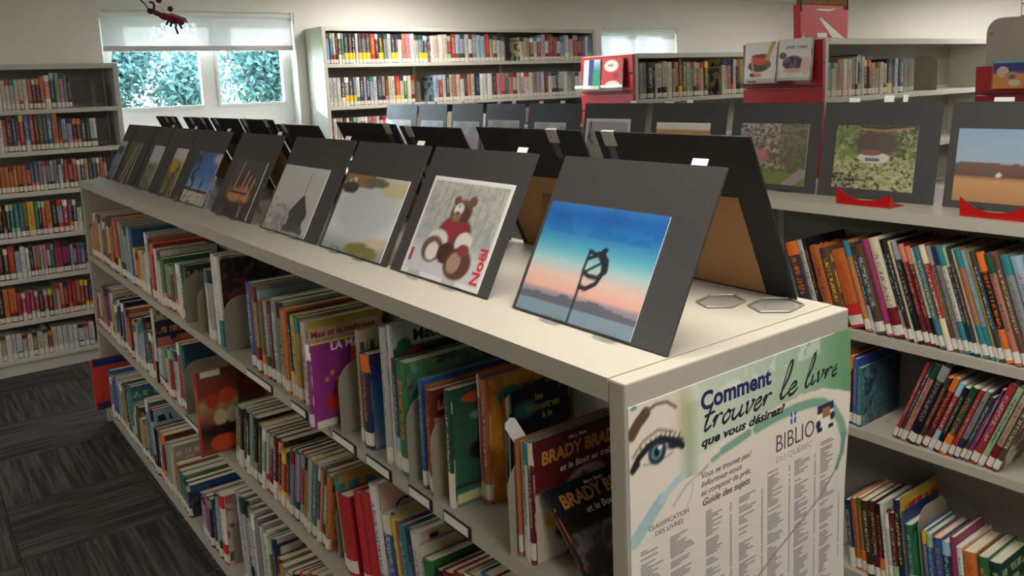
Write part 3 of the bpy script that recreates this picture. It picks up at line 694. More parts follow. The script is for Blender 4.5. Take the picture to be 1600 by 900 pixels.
def brady_text(o, t, h):
    text('cover_title', 'Mary Shaw', 0.0085, (0.075, -t/2-0.0006, h*0.925), (PI/2, 0, 0), M_WINK, o, 0.0001)
    text('cover_title', 'BRADY BRADY', 0.029, (0.020, -t/2-0.0006, h*0.79), (PI/2, 0, 0), M_OINK, o, 0.0010, 0.0, 'LEFT', 0.86)
    text('cover_title', 'et le Bout en train', 0.015, (0.055, -t/2-0.0006, h*0.685), (PI/2, 0, 0), M_WINK, o, 0.0003, 0.15)
brady_text(o, t, h)
# the second copy lies tipped forward in front of it
bb = make_book('picture_book', 0.19, 0.006, 0.17, 'black', True, False, True)
def c_brady2(a):
    a.grad([(0, (60, 56, 56)), (.45, (80, 76, 74)), (.60, (34, 32, 34)), (.62, (20, 20, 24)), (1, (18, 18, 24))]); a.mix((a.noise(9, 3) > .56)*(a.V < .58)*.7, (140, 132, 126)); a.ell(.8, .38, .2, .15, (150, 26, 30))
a = Art(.19, .17, 50); c_brady2(a); cover_art(bb, a, .186, .17, .006); brady_text(bb, .006, .17)
place_book(bb, 0.084, 0.02, ZF[0], 0.006, -deg(46), '-x')
tag(bb, 'black hockey picture book tipped back before the dark red one at the poster end', 'picture book', 'picture books on the top shelf of the poster bookcase')
tab = MB(); tab.prism([(-.011, 0), (.011, 0), (.011, .05), (.006, .056), (-.006, .056), (-.011, .05)], 'y', -.001, .001)
tb_ = tab.build('paper_tab', M_TAG); q = onx(822, 688, 0.03); tb_.location = (0.03, q[1]+0.006, q[2]-0.010); tb_.rotation_euler = (0, deg(-30), 0)
tag(tb_, 'white paper tab sticking up from the orange edged books beside the dark red one', 'paper tab')

# ---- poster bookcase, middle shelf
S2 = [(150,452,'pale grey'),(156,447,'salmon'),(160,447,'magenta'),(165,449,'white'),(171,456,'cream'),(176,472,'teal'),(181,467,'navy'),(191,484,'lilac'),(194,481,'orange'),(199,491,'dark red'),(205,498,'pale blue'),(213,499,'pale grey'),(220,494,'navy'),(226,516,'teal'),(231,518,'cream'),
 (235,481,'white',{'d':.218,'lab':False}),(240,503,'navy'),(245,543,'white'),(249,543,'pale grey'),(253,543,'pale green'),(257,543,'cream'),(262,543,'red'),(267,542,'white'),(275,533,'teal',{'d':.218}),(283,533,None)]
B2 = row(S2, XS, ZF[1], smax=3.674, split=True, name='picture_book', depth=0.195, hmax=0.30)
def c_w2(a): a.grad([(0, (196, 190, 178)), (1, (200, 194, 180))]); a.rect(.05, .70, 1, .84, (30, 40, 84)); a.rect(.05, .5, 1, .58, (44, 90, 120)); a.mix((a.noise(16, 3) > .6)*(a.V > .86), (110, 90, 80))
do_cover(by_u(B2, S2, 235), c_w2)
def c_teal(a): a.grad([(0, (60, 110, 130)), (1, (34, 76, 96))]); a.grain(7, .35)
do_cover(by_u(B2, S2, 275), c_teal)
def c_fruit(a):
    a.grad([(0, (150, 70, 44)), (.3, (40, 26, 22)), (.38, (150, 60, 50)), (.6, (180, 160, 120)), (.7, (150, 56, 40)), (1, (110, 60, 44))]); 
    a.ell(.2, .63, .1, .09, (200, 60, 40)); a.ell(.42, .66, .12, .1, (214, 80, 44)); a.ell(.75, .7, .1, .12, (206, 84, 50)); a.ell(.32, .12, .2, .1, (222, 84, 40)); a.ell(.3, .42, .1, .1, (206, 190, 150)); a.ell(.48, .43, .1, .1, (200, 186, 150)); a.mix((a.U > .58)*.6, (60, 16, 20)); a.rect(.06, .92, .34, .99, (222, 216, 206)); a.ell(.3, .27, .24, .06, (34, 22, 20))
fb_ = make_book('picture_book', 0.21, 0.010, 0.262, 'orange', False, False, True); place_book(fb_, 1.784, -0.062, ZF[1], 0.010, 0, '-x'); SHELVED.append((ZF[1], '-x', 1.784, 0.010, 0.262, 0))
do_cover((fb_, 'orange', 0.010, 0.262, {'d': .21}), c_fruit, 60)
tag(fb_, 'orange fruit covered picture book jutting out of the middle shelf before a bookend', 'picture book', 'picture books on the middle shelf of the poster bookcase')
S2b = [(369,633,'olive'),(374,634,'dark brown'),(381,637,'black'),(392,645,'black'),(404,663,'dark green'),(411,669,'pale green'),(416,674,'white'),(420,680,'dark red'),(428,682,'dark red'),(434,688,'charcoal'),(440,705,'dark green'),(455,702,'grey'),(462,705,'lilac'),(470,708,'red'),(477,712,'mustard'),(483,716,'pale grey'),(490,722,'teal'),(498,728,'dark brown'),(502,732,'salmon'),(506,735,'cream'),(512,742,'orange'),(519,747,None)]
B2b = row(S2b, XS, ZF[1], deg(13), split=True, name='picture_book', depth=0.19, hmax=0.29)
S2c = [(519,742,'mustard'),(527,770,'red',{'plain':1,'rgb':(214,30,34)}),(549,768,'red',{'plain':1,'rgb':(206,26,32)}),(561,766,'red',{'plain':1,'rgb':(210,28,34)}),(579,766,'white',{'d':.22,'h':.27}),(594,800,'blue'),(608,801,'cream'),(612,806,'yellow'),(618,812,'red'),(624,818,'teal'),(632,824,'navy'),(640,828,'white',{'d':.21}),(655,850,'cream'),(664,885,'green',{'d':.21,'h':.2}),(678,888,'black'),(690,890,'dark red'),(705,892,'red',{'d':.2}),(722,893,'orange'),(735,893,'charcoal'),(750,893,'teal'),(768,893,'red'),(785,893,None)]
B2c = row(S2c, XS, ZF[1], deg(-9), split=True, name='picture_book', depth=0.19, hmax=0.27)
def c_cui(a): a.grad([(0, (214, 180, 160)), (1, (206, 170, 150))]); a.ell(.45, .9, .12, .02, (30, 26, 30)); a.line([(0, .8), (1, .82)], .004, (150, 90, 70))
o, d, h, t = do_cover(by_u(B2c, S2c, 579), c_cui)
text('cover_title', 'Coquin', 0.05, (0.03, -t/2-0.0006, h*0.72), (PI/2, 0, 0), M_INK, o, 0.0, 0.3)
def c_spot(a): a.grad([(0, (196, 180, 156)), (1, (190, 172, 148))]); a.ell(.14, .94, .06, .025, (26, 24, 26)); a.rect(.25, .4, 1, .62, (196, 150, 110)); 
do_cover(by_u(B2c, S2c, 640), c_spot)
def c_grn(a): a.grad([(0, (40, 110, 40)), (1, (30, 96, 36))]); a.grain(7, .3)
do_cover(by_u(B2c, S2c, 664), c_grn)
name_row(B2+B2b+B2c, 'picture book', 'picture books on the middle shelf of the poster bookcase', 'middle shelf under the photographs', 'poster end', True)

# ---- poster bookcase, bottom shelf
S3 = [(168,577,'blue'),(180,590,'grey'),(185,596,'tan'),(192,600,'charcoal'),(198,600,'teal'),(206,630,'cream'),(209,632,'dark green'),(214,634,'charcoal'),(219,652,'tan'),(225,622,'teal'),(233,636,'pale blue'),(241,668,'black',{'d':.218}),(246,672,'grey'),(251,676,'dark red'),(257,690,'pale green'),(264,694,'cream'),(271,722,'orange'),(277,732,'teal'),(282,738,'green',{'d':.2}),(288,750,'navy',{'d':.21}),(296,752,None),
 (312,768,'lilac'),(319,771,'salmon'),(325,776,'navy'),(333,769,'pale blue'),(340,768,'white',{'d':.2}),(347,768,None)]
B3 = row(S3, XS-0.012, ZF[2], smax=3.674, split=True, name='picture_book', depth=0.195, hmax=0.33)
def c_gr3(a): a.grad([(0, (50, 80, 60)), (.5, (110, 140, 60)), (1, (110, 150, 80))]); a.line([(.3, .3), (.6, .8)], .03, (190, 170, 90)); a.mix((a.noise(9, 9) > .58)*.7, (40, 90, 60))
do_cover(by_u(B3, S3, 282), c_gr3)
def c_nv3(a): a.grad([(0, (70, 70, 60)), (.4, (44, 44, 70)), (.8, (40, 70, 110)), (.84, (40, 110, 170)), (1, (44, 96, 160))]); a.mix((a.noise(7, 9) > .6)*.6, (130, 100, 60))
do_cover(by_u(B3, S3, 288), c_nv3)
def c_flo(a): a.grad([(0, (196, 186, 172)), (1, (200, 190, 178))]); a.mix((a.noise(9, 9) > .56)*.9, (96, 70, 44)); a.mix((a.noise(7, 19) > .6)*.8, (190, 90, 60))
do_cover(by_u(B3, S3, 340), c_flo)
S3b = [(368,765,'lilac'),(374,772,'pale grey'),(380,780,'pale grey'),(386,790,'grey'),(392,798,'pale grey'),(398,808,'grey'),(404,818,'pale grey'),(410,828,'white'),(417,838,'olive'),(422,840,'navy',{'d':.218}),(430,870,'tan'),(438,880,'mustard'),(446,890,'white'),(456,893,'black',{'d':.22}),(468,893,'cream'),(480,893,'navy'),(495,893,'white'),(510,893,None)]
B3b = row(S3b, XS, ZF[2], deg(-4), split=True, name='picture_book', depth=0.195, hmax=0.31)
def c_nav(a): a.grad([(0, (24, 30, 50)), (1, (30, 36, 60))]); a.rect(0, .94, 1, 1, (196, 190, 176)); a.rect(.3, .88, .7, .93, (110, 96, 50)); a.rect(.04, .7, .34, .9, (206, 204, 196))
do_cover(by_u(B3b, S3b, 422), c_nav)
name_row(B3+B3b, 'picture book', 'picture books on the bottom shelf of the poster bookcase', 'bottom shelf beside the carpet', 'poster end', True)
rb = make_book('picture_book', 0.2, 0.016, 0.25, 'red', False, True, True); rb.location = (-0.055, 3.62, ZF[2]+0.0004); rb.color = (*lin((190, 56, 40)), 1); rb['tone'] = [*lin((40, 44, 110)), 1]
def c_rb(a): a.grad([(0, (196, 60, 44)), (1, (206, 66, 46))]); a.rect(0, .86, 1, 1, (36, 44, 110)); a.rect(0, 0, 1, .14, (34, 40, 84)); a.mix((a.noise(7, 4) > .6)*(a.V < .35)*.6, (150, 40, 60))
do_cover((rb, 'red', 0.016, 0.25, {'d': .2}), c_rb, 36)
tag(rb, 'red and blue picture book jutting out over the carpet at the far end, bottom shelf', 'picture book', 'picture books on the bottom shelf of the poster bookcase')

# ---- bookends
def clear_s(s, z, facing, h):
    # slide a plate along the shelf to the nearest place where no book stands
    def hit(v):
        for zs, f, sb, t, hh, ph in SHELVED:
            if f != facing or abs(zs-z) > 0.02: continue
            a = sb-t/2-0.003; b = sb+t/2+0.003; m = min(h, hh)*math.sin(ph)
            if min(a, a-m) < v < max(b, b-m): return True
        return False
    for k in range(400):
        for v in (s-0.0007*k, s+0.0007*k):
            if not hit(v): return v
    return s
def bookend(x, y, z, w_, h_, label, facing='-x', group='beige steel bookends', fit=True):
    if fit:
        if facing == '-x': y = clear_s(y, z, facing, h_)
        else: x = -clear_s(-x, z, facing, h_)
    e = MB(); r = min(w_, h_)*0.34; out = [(0, 0), (w_, 0), (w_, h_-r*0.6)]
    for k in range(7):
        a = PI/2*k/6; out.append((w_-r*0.6+r*0.6*math.cos(a), h_-r*0.6+r*0.6*math.sin(a)))
    for k in range(9):
        a = PI/2+PI/2*k/8; out.append((r+r*math.cos(a), h_-r+r*math.sin(a)))
    o = empty('bookend', (x, y, z+0.0003), (0, 0, 0 if facing == '-x' else PI/2))
    e.prism(out, 'y', -0.0009, 0.0009); e.build('plate', M_BOOKEND, o)
    f = MB(); f.box((0, 0.0009, -0.0002), (w_, 0.05, 0.0)); f.build('foot', M_BOOKEND, o)
    tag(o, label, 'bookend', group); return o
def be(u0, v0, u1, v1, z, label, x=0.003, dy=0.0):
    # (u0, v0) upper left shoulder, (u1, v1) lower left corner of the plate in the picture
    q = onx(u1, v1, x); top = onx(u0, v0, x)
    return bookend(x, q[1]+dy, z, 0.15, min(0.22, max(0.15, top[2]-z+0.02)), label)
be(286, 440, 292, 540, ZF[0], 'beige bookend against the dark green book, top shelf near the far end'); be(311, 470, 316, 552, ZF[0], 'narrow-edged beige bookend before the cream books on the top shelf')
be(349, 478, 355, 549, ZF[0], 'beige bookend facing the gap beside the dark brown covered book, top shelf'); be(530, 585, 534, 676, ZF[0], 'tall beige bookend beside the purple picture book, top shelf')
be(636, 640, 640, 742, ZF[0], 'beige bookend against the green jungle picture book, top shelf'); be(675, 672, 679, 780, ZF[0], 'beige bookend left of the dark green picture book, top shelf', dy=0.006)
bookend(-0.001, 0.264, ZF[0], 0.15, 0.16, 'beige bookend holding up the hockey picture books beside the poster')
be(290, 580, 292, 638, ZF[1], 'beige bookend against the teal picture book, middle shelf'); be(376, 600, 376, 640, ZF[1], 'beige bookend behind the red fruit picture book, middle shelf', 0.08, 0.03)
be(521, 800, 522, 880, ZF[1], 'beige bookend between the orange and the thick red books, middle shelf', 0.02, 0.012)
be(346, 815, 352, 870, ZF[2], 'beige bookend before the grey row of books, bottom shelf', 0.02)

# ---- comics across the aisle
RX = 1.446
R1 = [(1225,380,'charcoal'),(1243,376,'pale grey'),(1252,373,'black'),(1262,386,'orange'),(1280,388,'brown'),(1296,392,'orange'),(1315,377,'orange'),(1325,380,'charcoal'),(1333,384,'brown'),(1346,375,'magenta'),(1355,372,'cream'),(1371,371,'black'),(1377,370,'dark brown'),(1384,369,'cream'),(1391,378,'black'),(1402,382,'dark red'),(1412,386,'dark red'),(1421,388,'pale grey'),(1426,386,'teal'),(1434,380,'red'),(1443,376,'brown'),(1450,374,'grey'),(1457,374,'cream'),(1465,367,'navy'),(1472,370,'charcoal'),(1478,366,'cream'),(1486,388,'orange'),(1496,378,'pale blue'),(1505,384,'mustard'),(1513,394,'charcoal'),(1521,392,'black'),(1534,386,'salmon'),(1546,388,'brown'),(1556,385,'grey'),(1570,380,'pale blue'),(1590,378,'brown'),(1604,376,'navy'),(1620,376,None)]
C1 = row(R1, RX, ZR[0], -deg(18), name='comic_album', depth=0.2, hmax=0.285)
R2a = [(1316,548,'orange'),(1325,556,'navy'),(1333,560,'blue',{'d':.218}),(1340,574,'teal',{'d':.215}),(1347,574,None)]
C2a = row(R2a, RX, ZR[1], 0, name='comic_album', depth=0.2, hmax=0.27)
def c_marb(a): a.grad([(0, (60, 110, 116)), (1, (96, 130, 140))]); a.mix((a.noise(14, 3) > .55)*.7, (130, 160, 160)); a.mix((a.noise(9, 13) > .6)*.8, (30, 60, 70)); a.mix(a.U, (40, 56, 70))
do_cover(by_u(C2a, R2a, 1340), c_marb)
def c_bl(a): a.grad([(0, (30, 46, 90)), (.8, (40, 70, 150)), (1, (60, 90, 180))]); a.mix((a.noise(6, 3) > .6)*.6, (30, 36, 70))
do_cover(by_u(C2a, R2a, 1333), c_bl)
R2b = [(1447,566,'red'),(1456,563,'charcoal'),(1463,563,'salmon'),(1471,572,'black'),(1480,590,'charcoal'),(1488,592,'dark red'),(1497,600,'red'),(1506,606,'black'),(1517,606,'dark green'),(1530,610,'red'),(1540,612,'grey'),(1546,622,'charcoal'),(1552,628,'magenta'),(1562,608,'purple'),(1575,602,'red'),(1590,606,'pale green'),(1600,612,'tan'),(1612,616,'brown'),(1626,616,None)]
C2b = row(R2b, RX, ZR[1], deg(21), name='comic_album', depth=0.2, hmax=0.26)
R3 = [(1318,780,'navy'),(1327,778,'orange'),(1336,777,'olive'),(1345,780,'dark brown'),(1356,782,'dark red'),(1366,786,'black'),(1374,786,'white'),(1381,804,'pale grey'),(1388,800,'dark red'),(1395,780,'navy',{'d':.2}),(1404,778,'yellow',{'d':.21}),(1408,800,'blue',{'d':.2}),(1412,818,'green',{'d':.2}),(1424,820,None),(1438,828,'blue'),(1447,832,'blue'),(1457,838,'blue'),(1471,845,'charcoal'),(1483,838,'magenta'),(1494,853,'white'),(1504,862,'orange'),(1526,875,'green'),(1545,885,'dark green'),(1565,885,None)]
C3 = row(R3, RX, ZR[2], -deg(7), name='comic_album', depth=0.17, hmax=0.28, hmin=0.2)
def c_star(a): a.grad([(0, (40, 40, 90)), (1, (40, 60, 110))]); a.ell(.7, .8, .06, .1, (150, 190, 210)); a.mix((a.U > .7)*(a.V > .5)*.6, (50, 90, 80))
do_cover(by_u(C3, R3, 1408), c_star)
def c_gg(a): a.grad([(0, (40, 120, 60)), (1, (60, 130, 80))]); a.mix((a.noise(18, 3) > .55)*(a.V > .86)*(a.V < .97), (30, 60, 50))
do_cover(by_u(C3, R3, 1412), c_gg)
for src, bk, wh in ((None, C1, 'top shelf across the aisle'), (None, C2a+C2b, 'second shelf across the aisle'), (None, C3, 'lowest shelf across the aisle')):
    name_row(bk, 'comic album', 'comic albums on the bookcase across the aisle', wh, 'window end', False)
ph = -deg(7); g_, b_ = (C3[12], C3[13])
qa = [e[0].location.y*math.cos(ph)+e[0].location.z*math.sin(ph) for e in (g_, b_)]
qm = ((qa[0]-g_[2]/2)+(qa[1]+b_[2]/2))/2; zq = ZR[2]+0.002
wb_ = bookend(RX+0.012, (qm-zq*math.sin(ph))/math.cos(ph), zq, 0.16, 0.25, 'white bookend standing behind the blue comics, lowest shelf across the aisle', fit=False)
wb_.rotation_euler = (ph, 0, 0)
for ch in list(wb_.children):
    if ch.name.startswith('foot'): ch.rotation_euler = (-ph, 0, 0); ch.location = (0, 0, -0.0020)
# thin booklets lying in a second row behind, on the lowest shelf
cols = ['pale grey', 'salmon', 'lilac', 'pale green', 'cream', 'orange', 'lilac', 'pale blue', 'salmon', 'white', 'mustard', 'lilac', 'pale blue', 'grey']
def flat_stack(x, y, z, items, name, cat, group, where, rz=0.0):
    for k, (d, w_, t, col) in enumerate(items):
        o = make_book(name, d, t, w_, col, False, False, False); o.rotation_euler = (PI/2, 0, rz); o.location = (x+random.uniform(-.004, .004), y+w_/2, z+t/2+0.0004); z += t+0.0006
        tag(o, f"{'slim' if t < .012 else 'thick'} {col} {cat} {nth(len(items)-k)} from the top, {where}", cat, group)
flat_stack(RX+0.012, 0.035, ZR[2], [(.19, .15, .016, 'grey'), (.18, .15, .013, 'pale grey'), (.18, .14, .018, 'lilac'), (.17, .14, .012, 'charcoal')], 'comic_album', 'comic album', 'comic albums on the bookcase across the aisle', 'flat pile, lowest shelf across the aisle')

# ---- tall corner bookcase left of the window (paperbacks, spines to the room)
LY = 4.832
def L_(zs, lst, where, hmax):
    pv = LY
    bk = row(lst, pv, zs, 0, '-y', 'paperback', 'paperback', depth=0.14, hmax=hmax, near=False, maxt=0.05, hmin=0.1, labz=(0.006, 0.034))
    name_row(bk, 'paperback', 'paperbacks on the tall corner bookcase', where, 'window end', True)
    return bk
def seq(u0, v0, u1, v1, cols_):
    n = len(cols_); return [(u0+(u1-u0)*k/n, v0+(v1-v0)*k/n, c) for k, c in enumerate(cols_)]
L_(ZL[0], seq(-8,126,40,124,['white','cream','white','pale grey','white','cream','white']) + [(40,124,'salmon'),(48,124,'dark red'),(53,123,'navy'),(60,120,'salmon'),(66,118,'orange'),(75,114,'dark green'),(83,114,'sage'),(90,113,'pink'),(97,117,'grey'),(103,121,'black'),(109,124,None)], 'top shelf of the corner bookcase', 0.21)
L_(ZL[1], [(-6,188,'white'),(2,188,'salmon'),(7,184,'dark red'),(17,185,'blue'),(22,182,'navy'),(27,180,'red'),(35,179,'blue'),(43,178,'red'),(51,178,'dark red'),(57,177,'green'),(65,178,'brown'),(70,176,'blue'),(79,177,'orange'),(89,184,'navy'),(94,186,'pale blue'),(102,185,'lilac'),(111,186,'black'),(118,186,'brown'),(125,187,'charcoal'),(132,187,'black'),(138,185,'white'),(149,185,None)], 'second shelf of the corner bookcase', 0.205)
L_(ZL[2], seq(-8,263,46,258,['orange']*8) + [(46,256,'teal'),(51,253,'blue'),(58,252,'grey'),(64,252,'lilac'),(70,251,'grey'),(76,251,'lilac'),(82,250,'grey'),(89,249,'white'),(95,248,'black'),(98,250,'red'),(105,249,'salmon'),(111,248,'red'),(118,250,'grey'),(124,249,'charcoal'),(130,248,'tan'),(136,248,'charcoal'),(142,247,'navy'),(149,247,'brown'),(154,246,'orange'),(160,246,'cream'),(165,246,None)], 'third shelf of the corner bookcase', 0.2)
L_(ZL[3], [(-6,322,'black'),(1,321,'black'),(7,321,'navy'),(13,320,'teal'),(20,319,'teal'),(27,318,'teal'),(35,317,'mustard'),(40,314,'yellow'),(52,316,'green'),(58,315,'black'),(62,315,'red'),(69,314,'orange'),(78,314,'black'),(87,313,'pale blue'),(96,313,'red'),(104,312,'purple'),(111,312,'navy'),(118,316,'white'),(126,316,None)], 'fourth shelf of the corner bookcase', 0.2)
L_(ZL[4], [(-6,392,'black'),(3,390,'charcoal'),(10,387,'red'),(22,394,'pale blue'),(30,386,'white'),(38,388,'pale grey'),(44,386,'black'),(50,385,'lilac'),(55,384,'salmon'),(60,383,'pale green'),(65,383,'pink'),(71,382,'white'),(77,382,'green'),(83,379,'magenta'),(95,378,'magenta'),(108,382,'pale blue'),(113,381,'pale grey'),(118,382,'purple'),(125,381,'lilac'),(131,382,'navy'),(137,382,None)], 'fifth shelf of the corner bookcase', 0.2)
L_(ZL[5], [(-6,456,'black'),(3,453,'orange'),(12,452,'orange')] + seq(25,460,80,452,['magenta','red','magenta','red','red','dark red','red','dark red']) + [(80,444,'grey'),(86,443,'pale grey')] + seq(91,442,130,437,['salmon','orange','red','red','salmon','red']) + [(130,438,'purple'),(136,438,'navy'),(142,438,None)], 'sixth shelf of the corner bookcase', 0.2)
L_(ZL[6], seq(-8,526,32,523,['white','pale grey','white','pale grey','white']) + [(34,524,'cream'),(42,524,'white'),(50,520,'tan'),(57,520,'cream'),(66,514,'white'),(74,518,'brown'),(80,512,'cream')] + seq(88,511,146,503,['white','white','pale grey','white','white','pale grey','white']) + [(146,503,None)], 'lowest shelf of the corner bookcase', 0.2)
for zz, uu, vv, hh, lb in ((ZL[0], 114, 168, .17, 'grey bookend in the empty right half of the top shelf, corner bookcase'), (ZL[0], 150, 166, .16, 'grey bookend near the side panel on the top shelf, corner bookcase'), (ZL[1], 152, 228, .16, 'grey bookend past the white paperback, second shelf of the corner bookcase')):
    q = ony(uu, vv, LY+0.01); bookend(q[0], LY+0.012, zz, 0.13, hh, lb, '-y', 'grey steel bookends')

# ---- long wall bookcase right of the window (novels)
BY = 4.838
def B_(zs, lst, where, hmax):
    bk = row(lst, BY, zs, 0, '-y', 'novel', 'novel', smax=-1.7915, depth=0.15, hmax=hmax, near=False, maxt=0.06, hmin=0.12, labz=(0.004, 0.030))
    name_row(bk, 'novel', 'novels on the long wall bookcase', where, 'window end', False)
Y = {'band': True}
def pastel(u0, v0, u1, v1, n, seed):
    r = random.Random(seed); pal = ['white','white','cream','pale grey','lilac','salmon','cream','pale grey','grey','pink','tan','white','pale blue','teal','charcoal','red']
    return [(u0+(u1-u0)*(k+r.uniform(-.2, .2))/n, v0+(v1-v0)*k/n+r.uniform(-3, 3), r.choice(pal)) for k in range(n)]
B_(ZB[0], [(503,52,'pale grey'),(508,50,'pale blue'),(513,49,'blue'),(517,47,'white'),(522,49,'black'),(526,50,'brown'),(531,50,'green'),(536,51,'navy',Y),(543,52,'charcoal',Y),(549,52,'black',Y),(553,45,'white'),(558,52,'charcoal',Y),(564,51,'grey',Y),(570,51,'charcoal',Y),(577,53,'red'),(585,53,'dark red'),(590,53,'black',Y),(598,53,'grey'),(604,53,'pale grey'),(610,54,'navy',Y),(616,54,'navy',Y),(621,54,'white'),(627,53,'salmon'),(634,52,'pink'),(640,49,'white'),(647,55,'pale grey'),(653,55,'grey',Y),(660,56,'charcoal',Y),(667,57,None),(672,56,'white'),(678,56,'cream')] + pastel(685,54,757,54,11,3) + [(757,51,'red'),(764,54,'tan')] + pastel(769,54,788,55,3,5) + [(788,56,None),(812,58,'cream'),(819,59,'tan'),(827,60,'brown'),(833,58,'white')] + pastel(838,57,864,58,4,6) + [(864,58,'red'),(870,58,'white')] + pastel(876,58,902,58,4,8) + [(902,58,'orange'),(908,58,'purple'),(914,57,'white'),(919,57,'teal'),(924,57,None)], 'top shelf of the wall bookcase', 0.21)
B_(ZB[1], [(512,118,'pale grey'),(518,113,'white'),(524,112,'pale grey'),(531,112,'charcoal'),(537,114,'grey',Y),(544,114,'charcoal',Y),(550,114,'grey',Y),(555,111,'white'),(561,112,'charcoal'),(566,107,'lilac'),(571,115,'charcoal'),(577,118,'pale blue'),(582,115,'pale grey'),(588,113,'charcoal'),(595,110,'tan'),(600,112,'dark brown'),(605,113,'cream'),(611,113,'white'),(616,111,'red'),(624,112,'cream'),(630,112,'green'),(635,112,'cream'),(641,112,'tan'),(647,112,None),(676,112,'pale blue'),(684,112,'red'),(691,112,'pale grey')] + pastel(696,110,741,110,8,11) + [(741,112,'navy'),(749,110,'white')] + pastel(755,110,775,110,3,12) + [(775,107,'pink'),(783,112,'salmon'),(790,114,'teal')] + pastel(795,112,850,110,9,13) + [(850,110,'dark red'),(856,110,'white'),(862,110,'pale grey'),(869,110,'charcoal')] + pastel(874,111,905,110,5,14) + [(905,112,'white'),(912,112,None)], 'second shelf of the wall bookcase', 0.2)
B_(ZB[2], [(520,176,'white'),(525,172,'pale grey'),(530,172,'cream'),(534,173,'dark red'),(540,173,'white'),(545,172,'charcoal',Y),(551,173,'black',Y),(556,170,'white'),(563,170,'navy'),(568,170,'white'),(574,170,'pink'),(580,170,'salmon'),(586,170,'pale grey'),(592,170,'white')] + pastel(598,170,900,168,42,21) + [(900,168,None)], 'third shelf of the wall bookcase', 0.17)
for zz, uu, lb in ((ZB[0], 791, 'grey bookend in the gap on the top shelf of the long wall bookcase'), (ZB[1], 654, 'grey bookend in the gap on the second shelf of the long wall bookcase')):
    q = ony(uu, 100, BY+0.01); bookend(q[0], BY+0.012, zz, 0.13, 0.16, lb, '-y', 'grey steel bookends')

# ---- the two double-sided bookcases at the right
def M_(y, zs, lst, where, cat='reference book', end='red end', hmax=0.26):
    bk = row(lst, y, zs, 0, '-y', 'reference_book', cat, depth=0.16, hmax=hmax, near=False, maxt=0.06, hmin=0.1, labz=(0.006, 0.034))
    name_row(bk, cat, 'reference books on the ' + where, where, end, False)
y1, y2 = 1.68+0.014, 3.00+0.014
M_(y1, ZM[0], [(1292,98,'sage'),(1299,98,'cream'),(1305,99,'tan'),(1310,93,'salmon'),(1317,92,'cream'),(1324,92,'cream'),(1331,90,'grey'),(1338,88,'white'),(1341,86,'black'),(1346,88,'pale grey'),(1351,94,'charcoal'),(1356,94,'dark brown'),(1361,98,'tan'),(1368,97,'tan'),(1374,97,'cream'),(1380,99,'pale grey'),(1386,92,'navy'),(1392,92,'purple'),(1396,92,'grey'),(1399,91,'cream'),(1404,91,'blue'),(1412,93,None)], 'shelf behind the white house photograph')
M_(y2, ZM[0], [(998,98,'tan'),(1003,98,'grey'),(1010,98,'black'),(1023,100,'pale grey'),(1027,99,'cream'),(1034,96,'cream'),(1042,97,'cream'),(1050,97,'tan'),(1055,97,'tan'),(1060,93,'brown'),(1066,96,'olive'),(1071,97,'pale green'),(1077,97,'sage'),(1083,97,'cream'),(1088,98,'red'),(1093,97,'tan'),(1100,96,'brown'),(1106,95,None),(1127,92,'cream'),(1132,93,'tan'),(1137,93,'salmon'),(1142,93,'navy'),(1146,93,'white'),(1150,94,'black'),(1154,93,'mustard'),(1160,93,'tan'),(1166,93,None)], 'farther shelf with the red end')
for (uu, vv, hh, yy, lb) in ((1416, 110, .19, y1, 'grey bookend after the blue book behind the mats at the right'), (1455, 108, .2, y1, 'wide grey bookend in the empty part of the shelf behind the mats at the right'), (1108, 95, .22, y2, 'grey bookend in the gap on the farther shelf beyond the red end')):
    q = ony(uu, vv, yy+0.02); bookend(q[0], yy+0.03, ZM[0], 0.14, hh, lb, '-y', 'grey steel bookends')

